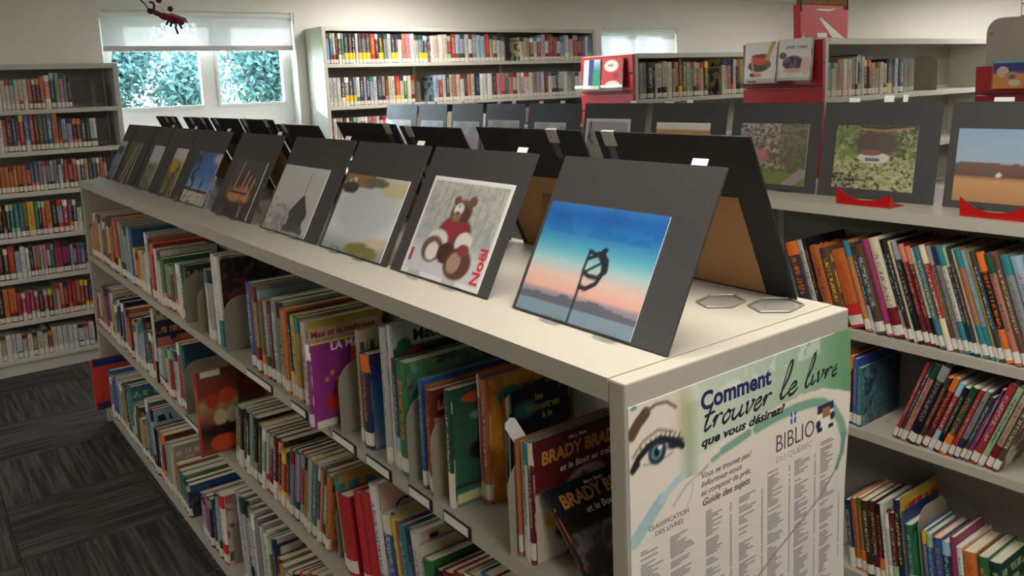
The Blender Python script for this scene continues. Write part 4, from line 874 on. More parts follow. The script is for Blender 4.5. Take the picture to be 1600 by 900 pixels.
# ------------------------------------------------------------------ mounted photographs
CLEAR_LIP = M_CLEAR
def card(label, group, xb, y0, y1, z0, H, lean, facing, art=None, px=None, rect=None, kraft=None, top_tag=None, strap=None, caption=None, name='mounted_photograph'):
    wd = abs(y1-y0); ym = (y0+y1)/2; rz = -PI/2 if facing == '-x' else PI/2
    o = empty(name, (xb, ym, z0+0.004*math.sin(lean)+0.0003), (-lean, 0, rz)); tag(o, label, 'photograph', group)
    m = MB(); m.box((-wd/2, 0, 0), (wd/2, 0.0035, H)); m.build('mat_board', M_MAT if facing == '-x' else M_MATB, o)
    M = Matrix.Translation(o.location) @ Euler(o.rotation_euler).to_matrix().to_4x4(); Mi = M.inverted()
    if px:
        L = []
        for u, v in px:
            c = Mi @ Vector(CAM); d = Mi.to_3x3() @ Vector(ray(u, v)); L.append(c + d*(-c.y/d.y))
        u0 = (L[0].x+L[3].x)/2; u1 = (L[1].x+L[2].x)/2; v1 = (L[0].z+L[1].z)/2; v0 = max(0.003, (L[2].z+L[3].z)/2)
        rect = (max(u0, -wd/2+.001), v0, min(u1, wd/2-.001), v1)
    if art is not None:
        u0, v0, u1, v1 = rect; a = art(u1-u0, v1-v0); a.a = a.a*0.90
        p = MB(); p.box((u0, -0.0012, v0), (u1, -0.0001, v1)); pb = p.build('photo_print', M_TAG, o)
        a.mesh('picture', M_PRINT, pb, lambda u, v: (u0+u*(u1-u0), -0.0014, v0+v*(v1-v0)))
        if caption:
            body, size, cu, cv, ang = caption
            text('caption', body, size, (u0+cu*(u1-u0), -0.0018, v0+cv*(v1-v0)), (PI/2, ang, 0), M_RINK, pb, 0.0008)
    if kraft:
        u0, v0, u1, v1 = kraft; k = MB(); k.box((u0, 0.0036, v0), (u1, 0.0048, v1)); k.build('kraft_backing', M_KRAFT, o)
    tl = math.tan(lean)
    for cx in (-wd*0.18, wd*0.18):
        lp = MB(); lp.prism([(-0.014, -0.014*tl+0.0005), (0.0, 0.0005), (0.0, 0.006), (-0.011, 0.004), (-0.014, 0.012)], 'x', cx-0.022, cx+0.022); lp.build('stand_lip', CLEAR_LIP, o)
    st = MB(); za, yb_ = H*0.5, 0.085
    st.prism([(0.0052, za), (0.0068, za), (yb_+0.0016, yb_*tl+0.0005), (yb_, yb_*tl+0.0005)], 'x', -0.02, 0.02); st.build('stand_strut', CLEAR_LIP, o)
    if top_tag is not None:
        for cx, w_, up in top_tag:
            q = MB(); q.box((cx-w_/2, 0.0037, H-0.03), (cx+w_/2, 0.0046, H+up)); q.build('paper_tag', M_TAG, o)
    if strap is not None:
        for cx in strap:
            q = MB(); y_b = 0.0037
            q.box((cx-0.016, -0.0012, H+0.0006), (cx+0.016, y_b+0.0016, H+0.002)); q.box((cx-0.016, y_b, H-0.028), (cx+0.016, y_b+0.0016, H+0.0006)); q.box((cx-0.016, -0.0012, H-0.012), (cx+0.016, -0.0001, H+0.0006))
            q.build('clip', M_CLIP, o)
            q = MB(); q.box((cx-0.010, y_b, H-0.062), (cx+0.010, y_b+0.0012, H-0.0285)); q.build('clip_shadow', mat('painted clip shadow', (70, 70, 74), 0.25), o)  # dark strip stands in for the shadow below the clip
    return o

def a_pole(w_, h_):
    a = Art(w_, h_, 120)
    a.grad([(0, (128, 152, 172)), (.12, (120, 140, 158)), (.2, (150, 140, 150)), (.24, (236, 178, 160)), (.36, (232, 196, 180)), (.48, (170, 208, 208)), (.6, (92, 172, 196)), (.75, (44, 124, 184)), (.9, (30, 96, 170)), (1, (52, 112, 176))])
    tl = .15 + .05*a.noise(7, 4) + .035*np.exp(-((a.U-.66)/.12)**2) + .03*np.exp(-((a.U-.38)/.05)**2)
    a.mix(((a.V < tl) & (a.V > .10)).astype(float)*.95, (96, 96, 108)); a.mix((a.V < .11)*1.0, (126, 148, 166)); a.mix((a.noise(6, 12) > .55)*(a.V > .72)*.25, (20, 74, 150))
    K = (34, 34, 44); a.line([(.485, .0), (.487, .30), (.478, .46), (.484, .62)], .009, K)
    a.line([(.484, .615), (.53, .60), (.585, .605)], .011, K); a.line([(.484, .55), (.545, .585)], .011, K); a.line([(.545, .60), (.60, .62), (.61, .65)], .013, K); a.ell(.60, .635, .022, .028, K)
    a.line([(.585, .60), (.632, .55), (.645, .48)], .027, K); a.line([(.645, .48), (.61, .41), (.535, .41), (.49, .43)], .013, K); a.line([(.645, .47), (.61, .36), (.54, .30), (.49, .31)], .014, K); a.line([(.485, .43), (.60, .53)], .008, K)
    return a
def a_bear(w_, h_):
    a = Art(w_, h_, 84); a.grad([(0, (210, 210, 216)), (.25, (204, 206, 210)), (.4, (176, 180, 176)), (1, (190, 186, 180))]); a.mix((a.noise(22, 3) > .52)*(a.V > .35)*.5, (150, 152, 150)); 
    for k in range(9): a.line([(.1+.1*k, .45), (.12+.1*k, .95)], .004, (140, 140, 138))
    B = (112, 78, 62); W = (222, 218, 214)
    a.ell(.50, .47, .20, .17, (120, 62, 56)); a.ell(.5, .67, .13, .13, B); a.ell(.41, .78, .045, .045, B); a.ell(.6, .79, .05, .055, B); a.ell(.46, .70, .06, .06, W); a.ell(.46, .63, .05, .05, (150, 110, 90)); a.ell(.46, .66, .012, .012, (40, 26, 22)); a.ell(.455, .73, .01, .01, (20, 16, 16)); a.ell(.53, .73, .01, .01, (20, 16, 16))
    a.ell(.56, .64, .05, .09, (86, 56, 46)); a.line([(.38, .53), (.48, .5), (.6, .54)], .04, (150, 44, 54)); a.line([(.48, .5), (.46, .36)], .022, (150, 44, 54)); a.ell(.33, .37, .13, .11, W); a.ell(.65, .40, .1, .1, W); a.ell(.3, .28, .13, .13, B); a.ell(.31, .26, .08, .09, W); a.ell(.48, .27, .1, .1, (70, 40, 40)); a.ell(.66, .2, .16, .15, (96, 60, 48)); a.ell(.62, .2, .08, .1, (170, 140, 120)); a.ell(.68, .33, .07, .06, (140, 60, 52)); a.rect(.04, .12, .075, .26, (150, 60, 54))
    a.border(.035, (236, 234, 230)); return a
def a_glare(w_, h_):  # the pale oval is gloss glare painted into the print colour
    a = Art(w_, h_, 56); a.grad([(0, (150, 160, 150)), (.1, (170, 176, 176)), (.2, (196, 204, 206)), (.3, (222, 226, 226)), (1, (206, 206, 198))]); a.ell(.5, .56, .44, .36, (196, 202, 204), .2); a.mix((a.noise(6, 5) > .5)*(a.V > .82)*(a.U < .5), (150, 110, 64)); a.ell(.12, .82, .14, .08, (70, 56, 44)); a.ell(.85, .86, .2, .1, (206, 190, 150)); a.ell(.52, .92, .2, .06, (110, 100, 84)); a.ell(.66, .06, .26, .1, (130, 124, 60)); a.ell(.84, .2, .2, .06, (214, 196, 170)); return a
def a_church(w_, h_):
    a = Art(w_, h_, 72); a.grad([(0, (206, 204, 200)), (.2, (188, 186, 184)), (.5, (196, 194, 190)), (1, (204, 202, 196))]); D = (66, 62, 64)
    a.mix((a.noise(16, 6) > .52)*(a.V < .45)*(a.U < .5)*.6, (120, 116, 118)); a.mix((a.noise(11, 8) > .55)*(a.V < .5)*(a.U < .35)*.5, (140, 124, 130))
    for x in np.linspace(-.15, .15, 13): a.line([(.68+x, .15), (.68+x*.85, .34-abs(x)*.5)], .02, D)
    a.line([(.54, .30), (.68, .5), (.82, .30)], .05, D); a.ell(.68, .34, .12, .12, D); a.ell(.68, .54, .035, .03, D); a.line([(.68, .5), (.68, .92)], .006, D); a.line([(.5, .05), (.86, .05)], .05, (84, 82, 84)); a.rect(.56, .02, .62, .16, (70, 68, 70)); a.rect(.64, .02, .76, .18, (84, 80, 80)); a.rect(.0, .0, 1, .03, (170, 168, 166)); return a
def a_fire(w_, h_):
    a = Art(w_, h_, 64); a.grad([(0, (46, 42, 40)), (.5, (60, 52, 46)), (1, (66, 62, 60))])
    for cx, cy, rx, ry in ((.3, .4, .25, .07), (.35, .32, .25, .07), (.5, .46, .2, .06), (.7, .36, .14, .09), (.62, .5, .1, .06)): a.ell(cx, cy, rx, ry, (206, 128, 78), .4)
    for x, y0, y1 in ((.28, .5, .95), (.52, .5, .8), (.66, .5, .74), (.8, .3, .7)): a.line([(x-.06, y0), (x, y1)], .022, (196, 150, 116))
    a.line([(.7, .02), (.66, .2)], .02, (180, 160, 140)); a.mix((a.noise(10, 4) > .6)*(a.V < .6)*.5, (150, 84, 50)); a.line([(.1, .42), (.7, .42)], .012, (96, 40, 34)); return a
def a_winter(w_, h_):
    a = Art(w_, h_, 64); a.grad([(0, (196, 182, 172)), (.2, (210, 196, 186)), (.25, (150, 160, 176)), (.32, (120, 160, 200)), (.6, (56, 110, 186)), (1, (50, 90, 160))]); a.ell(.95, .9, .2, .1, (210, 200, 190), .6); a.mix((a.noise(9, 4) > .5)*(a.U < .28)*(a.V > .25), (40, 44, 66)); a.rect(0, .22, 1, .27, (70, 44, 40)); a.line([(.6, .24), (.62, .48)], .025, (60, 52, 60)); a.line([(.2, .2), (.24, .4)], .02, (50, 50, 62)); a.mix((a.noise(12, 2) > .6)*(a.V < .2)*.7, (120, 90, 84)); return a
def a_autumn(w_, h_):
    a = Art(w_, h_, 48); a.grad([(0, (150, 130, 70)), (.5, (150, 130, 50)), (.7, (196, 160, 60)), (.8, (200, 200, 196)), (1, (206, 206, 206))]); a.mix((a.noise(7, 4) > .55)*(a.V < .7)*.8, (70, 70, 30)); a.mix((a.noise(9, 14) > .6)*(a.V < .5)*.8, (60, 44, 30)); a.ell(.35, .62, .3, .14, (196, 156, 50)); return a
def a_misty(w_, h_):
    a = Art(w_, h_, 48); a.grad([(0, (120, 110, 90)), (.3, (110, 120, 84)), (.55, (130, 134, 110)), (.65, (190, 192, 190)), (1, (196, 198, 198))]); a.mix((a.noise(7, 7) > .52)*(a.V < .6)*.7, (150, 150, 130)); a.mix((a.noise(8, 17) > .58)*(a.V < .6)*.7, (60, 60, 44)); return a
def a_wood(w_, h_):
    a = Art(w_, h_, 48); a.grad([(0, (60, 60, 50)), (.6, (80, 100, 60)), (1, (120, 130, 100))]); a.mix((a.noise(8, 3) > .5)*.8, (40, 44, 36)); a.line([(.3, .1), (.7, .9)], .06, (150, 170, 110)); a.line([(.55, .0), (.8, .6)], .03, (210, 206, 196)); return a
def a_lake(w_, h_):
    a = Art(w_, h_, 48); a.grad([(0, (70, 96, 120)), (.6, (120, 160, 190)), (.75, (60, 64, 60)), (.82, (70, 80, 70)), (.9, (190, 196, 200)), (1, (200, 206, 210))]); return a
def a_field(w_, h_):
    a = Art(w_, h_, 64); a.grad([(0, (176, 130, 84)), (.3, (196, 146, 96)), (.34, (150, 106, 80)), (.36, (96, 62, 56)), (.5, (120, 76, 66)), (.54, (160, 180, 196)), (1, (140, 174, 200))]); a.mix(((a.V > .46) & (a.V < .5+.06*a.noise(9, 3)))*.9, (110, 74, 64)); a.mix((a.noise(16, 8) > .55)*((a.V > .36) & (a.V < .5))*.6, (84, 84, 54)); a.ell(.45, .38, .03, .03, (220, 214, 206)); return a
def a_garden(w_, h_):
    a = Art(w_, h_, 130); a.grad([(0, (150, 150, 100)), (.4, (120, 130, 70)), (1, (84, 92, 56))]); a.mix((a.noise(30, 2) > .5)*.7, (176, 176, 130)); a.mix((a.noise(22, 12) > .56)*.8, (56, 66, 36)); a.ell(.52, .72, .28, .2, (84, 66, 62), .2); a.rect(.3, .94, 1, .99, (60, 50, 40)); a.line([(.3, .95), (.6, .92), (.95, .97)], .012, (150, 120, 80)); a.ell(.5, .5, .2, .09, (206, 200, 194)); a.ell(.46, .58, .14, .05, (130, 80, 70)); a.rect(.4, .44, .58, .49, (110, 104, 104)); a.ell(.12, .12, .18, .12, (36, 36, 26)); a.mix((a.U < .3)*(a.V > .5)*(a.noise(8, 4) > .45)*.6, (110, 130, 64)); a.mix((a.V < .42)*(a.noise(36, 5) > .52)*.7, (196, 190, 150)); return a
def a_blossom(w_, h_):
    a = Art(w_, h_, 120); a.grad([(0, (110, 120, 60)), (.2, (116, 124, 66)), (.3, (110, 104, 84)), (1, (150, 146, 140))]); a.mix((a.noise(36, 2) > .52)*(a.V > .25)*(a.U < .7)*.8, (196, 176, 172)); a.mix((a.noise(26, 9) > .52)*(a.V > .2)*.7, (80, 72, 64)); a.ell(.35, .48, .1, .1, (190, 116, 116), .5); a.mix((a.U > .6)*(a.V > .3)*.5, (96, 92, 70)); a.line([(.75, .0), (.95, .2)], .06, (150, 130, 130)); return a
def a_sunset(w_, h_):
    a = Art(w_, h_, 56); a.grad([(0, (60, 40, 40)), (.5, (110, 60, 40)), (.7, (226, 150, 60)), (.8, (206, 150, 80)), (.86, (150, 130, 100)), (.87, (226, 222, 212)), (1, (230, 226, 216))]); a.ell(.55, .72, .12, .06, (255, 210, 130), .6); a.mix((a.noise(12, 3) > .55)*(a.V < .75)*.6, (70, 70, 40)); return a
def a_sketch(w_, h_):
    a = Art(w_, h_, 56); a.grad([(0, (120, 130, 110)), (.4, (150, 154, 146)), (1, (190, 190, 188))]); a.mix((a.noise(10, 3) > .55)*(a.V < .7)*.6, (90, 96, 84)); a.line([(.12, .95), (.1, .6), (.2, .5)], .015, (60, 60, 60)); a.border(.05, (232, 230, 226)); return a
def a_pale(w_, h_):  # on the four farthest cards the pale wash paints in window glare
    a = Art(w_, h_, 40); a.grad([(0, (170, 176, 184)), (.5, (206, 206, 206)), (1, (226, 226, 224))]); a.mix((a.noise(5, 3) > .55)*.4, (150, 160, 176)); return a
def a_rose(w_, h_):
    a = a_pale(w_, h_); a.ell(.7, .4, .2, .25, (206, 160, 160), .6); return a

LN, HF = deg(27.5), 0.279
G1 = 'mounted photographs along the top of the poster bookcase'
TG = lambda wd: [(wd*0.34, 0.03, 0.012)]
def front(label, y0, y1, art, px, xb=0.112, tags=True, cap=None, lean=LN, H=HF):
    return card(label, G1, xb, y0, y1, HT, H, lean, '-x', art, px, None, (-abs(y1-y0)*.42, .02, abs(y1-y0)*.34, .21), TG(abs(y1-y0)) if tags else None, None, cap)
front('photograph of a figure hanging from a pole at sunset on a black mat', 0.033, 0.391, a_pole, ((868,315),(1050,338),(984,537),(800,487)))
front('white bordered photograph of a teddy bear sitting in snow on a black mat', 0.468, 0.826, a_bear, ((672,272),(797,290),(754,466),(633,437)), cap=('Noël', 0.036, .965, .05, -PI/2))
front('pale photograph with painted glare among rocks on a black mat', 0.848, 1.196, a_glare, ((545,270),(637,284),(597,418),(500,392)))
front('black and white photograph of a church spire on a black mat', 1.215, 1.60, a_church, ((447,255),(513,267),(475,383),(408,363)))
front('dark photograph of orange fountain reflections on a black mat', 1.69, 2.06, a_fire, ((372,248),(418,255),(380,358),(340,340)))
front('photograph of snowy roofs under a deep blue sky on a black mat', 2.16, 2.55, a_winter, ((308,236),(347,240),(324,336),(282,324)))
front('photograph of yellow autumn trees on a black mat', 2.56, 2.88, a_autumn, ((274,229),(296,235),(282,322),(252,306)))
front('narrow photograph of grey misty hills on a black mat', 2.89, 3.135, a_misty, ((242,228),(266,229),(243,302),(216,295)))
front('photograph of a dark green wood with a pale path on a black mat', 3.15, 3.50, a_wood, ((205,222),(224,223),(196,288),(182,284)), tags=False)
front('photograph of a blue lake on a black mat, last before the tall corner bookcase', 3.51, 3.685, a_lake, ((186,220),(197,220),(178,283),(164,277)), tags=False)
G2 = 'black mats with their backs turned on the poster bookcase'
def back(label, y0, y1, strap, lean=deg(23.5), H=0.308, kraft=True, xb=0.483):
    wd = y1-y0
    return card(label, G2, xb, y0, y1, HT, H, lean, '+x', a_pale, None, (-.12, .02, .12, .2), (-wd*.5+.06, .004, wd*.5-.02, H*.63) if kraft else None, None, strap, None, 'photograph_mat')
back('black mat seen from behind with brown paper backing, beside the plastic stand pieces', 0.085, 0.445, [.145]); back('black mat seen from behind, behind the teddy bear photograph', 0.486, 0.846, [-.09])
back('black mat seen from behind, behind the pale glare photograph', 0.90, 1.19, [.10], deg(25)); back('black mat seen from behind, behind the black and white church photograph', 1.225, 1.585, [-.13])
back('black mat seen from behind with a rounded top, behind the orange fountain photograph', 1.70, 2.05, [.11], deg(26), 0.30); back('black mat seen from behind, behind the snowy roofs photograph', 2.10, 2.44, [-.1, .12])
back('black mat seen from behind, behind the yellow autumn photograph', 2.46, 2.80, [.1]); back('black mat seen from behind, behind the misty hills photograph', 2.83, 3.19, [-.1, .06])
back('black mat seen from behind, behind the last photographs near the window', 3.30, 3.66, [-.12, .0])
G3 = 'mounted photographs along the bookcase across the aisle'
def across(label, y0, y1, art, px=None, rect=None, tags=None):
    return card(label, G3, 1.575, y0, y1, HT, 0.287, deg(9), '-x', art, px, rect, (-.12, .03, .12, .2), tags, None)
across('photograph of a tan field before brown autumn trees on a black mat', 0.03, 0.388, a_field, None, (-.155, .02, .10, .215), [(-.05, .05, .012)])
across('photograph of a white house in a garden on a black mat', 0.415, 0.782, a_garden, ((1310,196),(1437,197),(1424,303),(1298,290)), None, [(-.09, .035, .014), (.02, .03, .02), (.07, .014, .022)])
across('photograph of a pink blossom tree over a lawn on a black mat', 0.792, 1.138, a_blossom, ((1160,192),(1268,194),(1253,289),(1150,285)))
across('photograph of an orange sunset with a white top border on a black mat', 1.165, 1.525, a_sunset, None, (-.15, .03, .11, .215), [(.0, .03, .012), (-.1, .05, .006)])
across('white framed grey photograph of a branch on a black mat', 1.56, 1.915, a_sketch, None, (-.16, .02, .10, .225), [(.1, .03, .010)])
across('pale photograph on a black mat, left of the white framed branch photograph', 1.94, 2.30, a_pale, None, (-.13, .03, .09, .205), [(-.1, .03, .012), (.05, .03, .012)])
across('glare-painted photograph with a grey corner on a shining mat, third left of the branch photograph', 2.33, 2.64, a_pale, None, (-.13, .03, .12, .21), [(-.06, .03, .012), (.06, .03, .014)])
across('glare-painted photograph with a rosy patch on a shining mat across the aisle', 2.67, 2.95, a_rose, None, (-.12, .02, .12, .2), [(-.05, .03, .012), (.06, .03, .016)])
across('glare-painted white photograph on a shining mat, second from the far end across the aisle', 3.0, 3.29, a_pale, None, (-.11, .03, .12, .2), [(-.08, .02, .012), (.02, .02, .012)])
across('glare-painted white photograph on a shining mat, the farthest across the aisle', 3.31, 3.66, a_pale, None, (-.15, .02, .12, .2), [(.12, .02, .012)])

# red plastic stands at the front edge of the bookcase across the aisle
def red_stand(u0, v0, u1, v1, label):
    y0 = onx(u0, v0, 1.47)[1]; y1 = onx(u1, v1, 1.47)[1]; w_ = y0-y1
    o = empty('plastic_stand', (1.455, (y0+y1)/2, HT+0.0004)); tag(o, label, 'stand', 'red plastic stands')
    out = []
    for k in range(25):
        s_ = -1+2*k/24; out.append((s_*w_/2, 0.016+0.034*abs(s_)**2.2*(1 if s_ > 0 else 0.7)))
    b = MB(); b.prism([(-w_/2, 0)] + out + [(w_/2, 0)], 'x', 0, 0.004); b.build('front_plate', M_REDPL, o)
    f = MB(); f.box((0.004, -w_/2, 0), (0.07, w_/2, 0.003)); f.build('foot_plate', M_REDPL, o)
    for sg in (-1, 1):
        e = MB(); e.prism([(0.004, 0.003), (0.04, 0.003), (0.004, 0.03)], 'y', sg*w_/2-(0.004 if sg > 0 else 0), sg*w_/2+(0 if sg > 0 else 0.004)); e.build('side_wing', M_REDPL, o)
red_stand(1311, 305, 1396, 315, 'red plastic stand below the white house photograph'); red_stand(1504, 320, 1608, 330, 'red plastic stand below the tan field photograph')

# clear plastic pieces lying on the poster bookcase
def hexring(x, y, r, label, rz):
    o = empty('plastic_easel', (x, y, HT+0.002), (0, 0, rz)); tag(o, label, 'easel', 'clear plastic easel pieces')
    pts = [(r*math.cos(PI/3*k)*1.25, r*math.sin(PI/3*k), 0) for k in range(6)]
    m = MB(); m.tube(pts, 0.0018, 6, 0, True); m.build('hexagon_foot', mat('grey tinted acrylic edge', (126, 122, 116), 0.2), o)
    p = MB(); p.face([(q[0]*.95, q[1]*.95, 0) for q in pts]); p.build('acrylic_sheet', M_CLEAR, o)
c1 = onz(1126, 472, HT); hexring(c1[0], c1[1], 0.038, 'clear hexagonal plastic easel foot lying beside the pole photograph', deg(12))
c2 = onz(1212, 478, HT); hexring(c2[0], c2[1], 0.042, 'clear hexagonal plastic easel foot lying near the bookcase corner', deg(10))

# ------------------------------------------------------------------ the poster on the end panel
PXL, PZL, PW, PH = 0.005, 0.46, 0.488, 0.70
po = empty('poster', (PXL, -0.0008, PZL)); tag(po, 'library poster with a large eye and a green heading taped to the bookcase end', 'poster')
pa = Art(PW, PH, 210)
def pu(x, z): return ((x-PXL)/PW, (z-PZL)/PH)
X = PXL + pa.U*PW; Z = PZL + pa.V*PH
pa.grad([(0, (206, 200, 198)), (.6, (210, 204, 198)), (.8, (216, 208, 196)), (1, (216, 208, 192))])
arcz = np.interp(X, [0, .10, .116, .20, .30, .37, .43, .494], [1.2, 1.06, 1.052, 1.066, 1.078, 1.081, 1.076, 1.056])
gm_ = np.clip((X-.095)/.05, 0, 1)*(Z > arcz)
gcol = np.stack([np.interp(X, [.1, .25, .38, .494], c) for c in ((196, 184, 150, 96), (204, 196, 180, 142), (186, 180, 150, 100))], -1)
pa.a = pa.a*(1-gm_[..., None]) + gcol*gm_[..., None]
pa.mix(np.clip(1-abs(X-.118)/.022, 0, 1)*(Z > 1.03)*np.clip((1.175-Z)/.05, 0, 1)*.6, (128, 150, 112)); pa.mix((pa.noise(12, 5) > .55)*gm_*(Z > 1.135)*(X < .42)*.55, (222, 222, 214))  # whitish flecks along the top paint in glare on the tape
pa.mix(np.clip(1-abs(X-.106)/.02, 0, 1)*(Z > 1.08)*.5, (170, 160, 110))
def pl(pts, wd, col): pa.line([pu(*p) for p in pts], wd/PW, col, 0.003)
pl([(.139, 1.028), (.155, 1.035)], .0022, (140, 168, 150)); pl([(.165, 1.040), (.178, 1.043)], .004, (130, 162, 144)); pl([(.187, 1.047), (.245, 1.056)], .0062, (122, 158, 138))
pl([(.262, 1.058), (.31, 1.062), (.36, 1.063), (.40, 1.060), (.43, 1.053), (.458, 1.036), (.476, 1.01), (.484, .985)], .0075, (122, 160, 140)); pl([(.484, .985), (.482, .955), (.470, .930)], .0045, (110, 146, 128))
pl([(.470, .930), (.43, .897), (.373, .870), (.31, .843), (.24, .808), (.19, .775)], .0011, (96, 92, 92))
pl([(.012, .975), (.035, .995), (.062, 1.016)], .010, (156, 184, 190)); pl([(.062, 1.016), (.085, 1.030), (.105, 1.038)], .006, (170, 194, 196)); pl([(.085, 1.0), (.11, 1.02), (.139, 1.03)], .0012, (160, 160, 166)); pl([(.105, .98), (.12, 1.0), (.125, 1.02)], .001, (170, 170, 176))
pl([(.010, 1.122), (.022, 1.135), (.036, 1.145)], .0085, (92, 66, 52)); pl([(.036, 1.146), (.055, 1.152), (.075, 1.150), (.092, 1.138)], .0022, (110, 92, 76))
pl([(.012, 1.092), (.03, 1.108), (.058, 1.116), (.085, 1.106)], .0022, (150, 132, 120)); pl([(.011, 1.074), (.022, 1.088), (.040, 1.098), (.062, 1.102), (.084, 1.094), (.104, 1.080)], .0048, (28, 30, 34)); pl([(.011, 1.073), (.02, 1.079)], .004, (28, 30, 34)); pl([(.03, 1.076), (.055, 1.071), (.085, 1.076)], .001, (140, 130, 124))
pa.ell(*pu(.056, 1.086), .034, .024, (34, 50, 58)); pa.ell(*pu(.055, 1.086), .022, .015, (86, 130, 138)); pa.ell(*pu(.055, 1.086), .011, .009, (14, 18, 22)); pa.ell(*pu(.062, 1.091), .008, .005, (220, 226, 226)); pa.ell(*pu(.09, 1.088), .03, .010, (30, 32, 36), .3)
for k in range(9): pl([(.03+.008*k, 1.098-.0004*(k-4)**2), (.026+.0092*k, 1.108-.0005*(k-4)**2)], .0009, (34, 32, 34))
pa.ell(*pu(.015, 1.157), .012, .005, (90, 150, 146))
def pr(x0, z0, x1, z1, c): pa.rect(*pu(x0, z0), *pu(x1, z1), c)
pr(.414, 1.006, .459, 1.050, (226, 222, 214)); pr(.414, 1.036, .459, 1.050, (44, 40, 78)); pr(.428, 1.026, .449, 1.042, (150, 104, 66)); pa.ell(*pu(.418, 1.018), .014, .010, (40, 38, 78)); pa.ell(*pu(.456, 1.024), .014, .010, (40, 38, 78)); pr(.414, 1.004, .428, 1.011, (30, 28, 50)); pr(.446, 1.004, .459, 1.012, (30, 28, 50))
pr(.345, 1.040, .358, 1.058, (32, 62, 120)); pr(.350, 1.040, .353, 1.058, (196, 206, 214)); pr(.345, 1.048, .358, 1.051, (196, 206, 214))
pa.grain(5, .03)
def pplace(u, v):
    curl = 0.006*max(0, (u-.93)/.07)**2*(1+math.sin(v*9))*0.7
    return (u*PW, -0.0004-curl, v*PH)
sh = MB(); sh.box((0, -0.0002, 0), (PW*0.93, 0.0006, PH)); sh.build('paper_sheet', M_TAG, po)
pa.mesh('printed_face', M_PAPERPRINT, po, pplace)
def pt_(body, x, z, size, m, fit=None, bold=0.0, shear=0.0): return text('lettering', body, size, (x-PXL, -0.0006, z-PZL), (PI/2, 0, 0), m, po, bold, shear, 'LEFT', 1.0, 0.0001, fit)
pt_('Comment', .141, 1.1185, .036, M_NINK, .155, .0012)
pt_('que vous désirez?', .141, 1.0655, .0185, M_INK, .188, .0006, .25)
M_GINK = mat('grey violet print ink', (92, 84, 96), 0.5); M_LINK = mat('pale grey print ink', (160, 156, 160), 0.5)
pt_('BIBLIO', .307, 1.0055, .039, M_GINK, .097); pt_('DU QUÉBEC', .309, .9885, .014, M_LINK, .091)
for body, z in (('Vous ne trouvez pas?', 1.0195), ('Informez-vous', 1.0065), ('au comptoir de prêt.', .9940)): pt_(body, .140, z, .0125, M_GINK, .108 if 'Inf' not in body else .088, .0001, .3)
pt_('Guide des sujets', .142, .9785, .0145, M_GINK, .104, .0003, .3)
pt_('CLASSIFICATION', .037, .9800, .0100, M_GINK, .078); pt_('DES LIVRES', .049, .9690, .0100, M_GINK, .054)
def catmull(P, n=6):
    P = [P[0]] + list(P) + [P[-1]]; out = []
    for k in range(1, len(P)-2):
        p0, p1, p2, p3 = [np.array(q, float) for q in P[k-1:k+3]]
        for j in range(n):
            t = j/n; out.append(0.5*((2*p1)+(-p0+p2)*t+(2*p0-5*p1+4*p2-p3)*t*t+(-p0+3*p1-3*p2+p3)*t**3))
    out.append(np.array(P[-2], float)); return out
GL = {'t': (.75, [[(.42, 2.0), (.22, .5), (.28, .02), (.7, .3)], [(.0, 1.25), (.75, 1.4)]]), 'r': (.75, [[(.0, .5), (.22, 1.0), (.14, .0)], [(.16, .55), (.42, 1.0), (.7, .88)]]),
 'o': (.8, [[(.35, 1.0), (.05, .55), (.2, .0), (.55, .35), (.5, .9), (.32, 1.0), (.5, .82), (.8, .9)]]), 'u': (.95, [[(.05, 1.0), (.0, .25), (.2, .0), (.55, .45), (.65, 1.0), (.6, .2), (.75, .02), (.95, .3)]]),
 'v': (.75, [[(.0, .85), (.15, 1.0), (.22, .0), (.6, .75), (.5, 1.05), (.8, .9)]]), 'e': (.72, [[(.05, .4), (.5, .7), (.4, 1.02), (.1, .7), (.1, .1), (.35, .0), (.72, .4)]]),
 'l': (.6, [[(.0, .3), (.42, 1.7), (.5, 2.9), (.3, 2.8), (.12, 1.0), (.12, .1), (.3, .0), (.6, .35)]]), 'i': (.42, [[(.08, 1.0), (.02, .2), (.14, .0), (.42, .35)], [(.16, 1.45), (.18, 1.5)]])}
def script(word, x0, x1, z, xh, r):
    wd = sum(GL[c][0] for c in word); sc = (x1-x0-.3*xh)/wd; cx = 0; m = MB()
    for c in word:
        for st in GL[c][1]:
            p = [((cx+q[0])*sc + .34*q[1]*xh, q[1]*xh) for q in catmull(st)]
            n = len(p); m.tube([(a, 0, b) for a, b in p], [r*(.55+.75*abs(math.sin(PI*(k+.8)/max(2, n*.5)))) for k in range(n)], 6)
        cx += GL[c][0]
    m.v = [(a, b*0.12, c) for a, b, c in m.v]
    o = m.build('script_lettering', M_INK, po, True); o.location = (x0-PXL, -0.0007, z-PZL); return o
script('trouver', .142, .300, 1.0875, .0165, .0019); script('le', .315, .366, 1.0885, .0175, .0020); script('livre', .378, .476, 1.0905, .0160, .0018)
fp = MB(); rr = random.Random(4)
def col_(x0, w_, z0, z1):
    z = z0
    while z > z1:
        if rr.random() < .93:
            ln = w_*rr.uniform(.25, .95); fp.box((x0-PXL, -0.00075, z-PZL), (x0+ln-PXL, -0.0005, z-PZL+.0020))
        z -= .0036 if rr.random() < .9 else .008
for x0, z0 in ((.150, .966), (.222, .962), (.289, .978), (.356, .975), (.424, .985)):
    col_(x0, .042, z0, .47); 
    z = z0-.005
    while z > .47:
        if rr.random() < .9: fp.box((x0+.052-PXL, -0.00075, z-PZL), (x0+.056-PXL, -0.0005, z-PZL+.0018))
        z -= .0036
col_(.022, .045, .955, .47); col_(.078, .05, .955, .47)
f_ = fp.build('fine_print', mat('fine grey print', (140, 134, 136), 0.6), po); f_['kind'] = 'stuff'

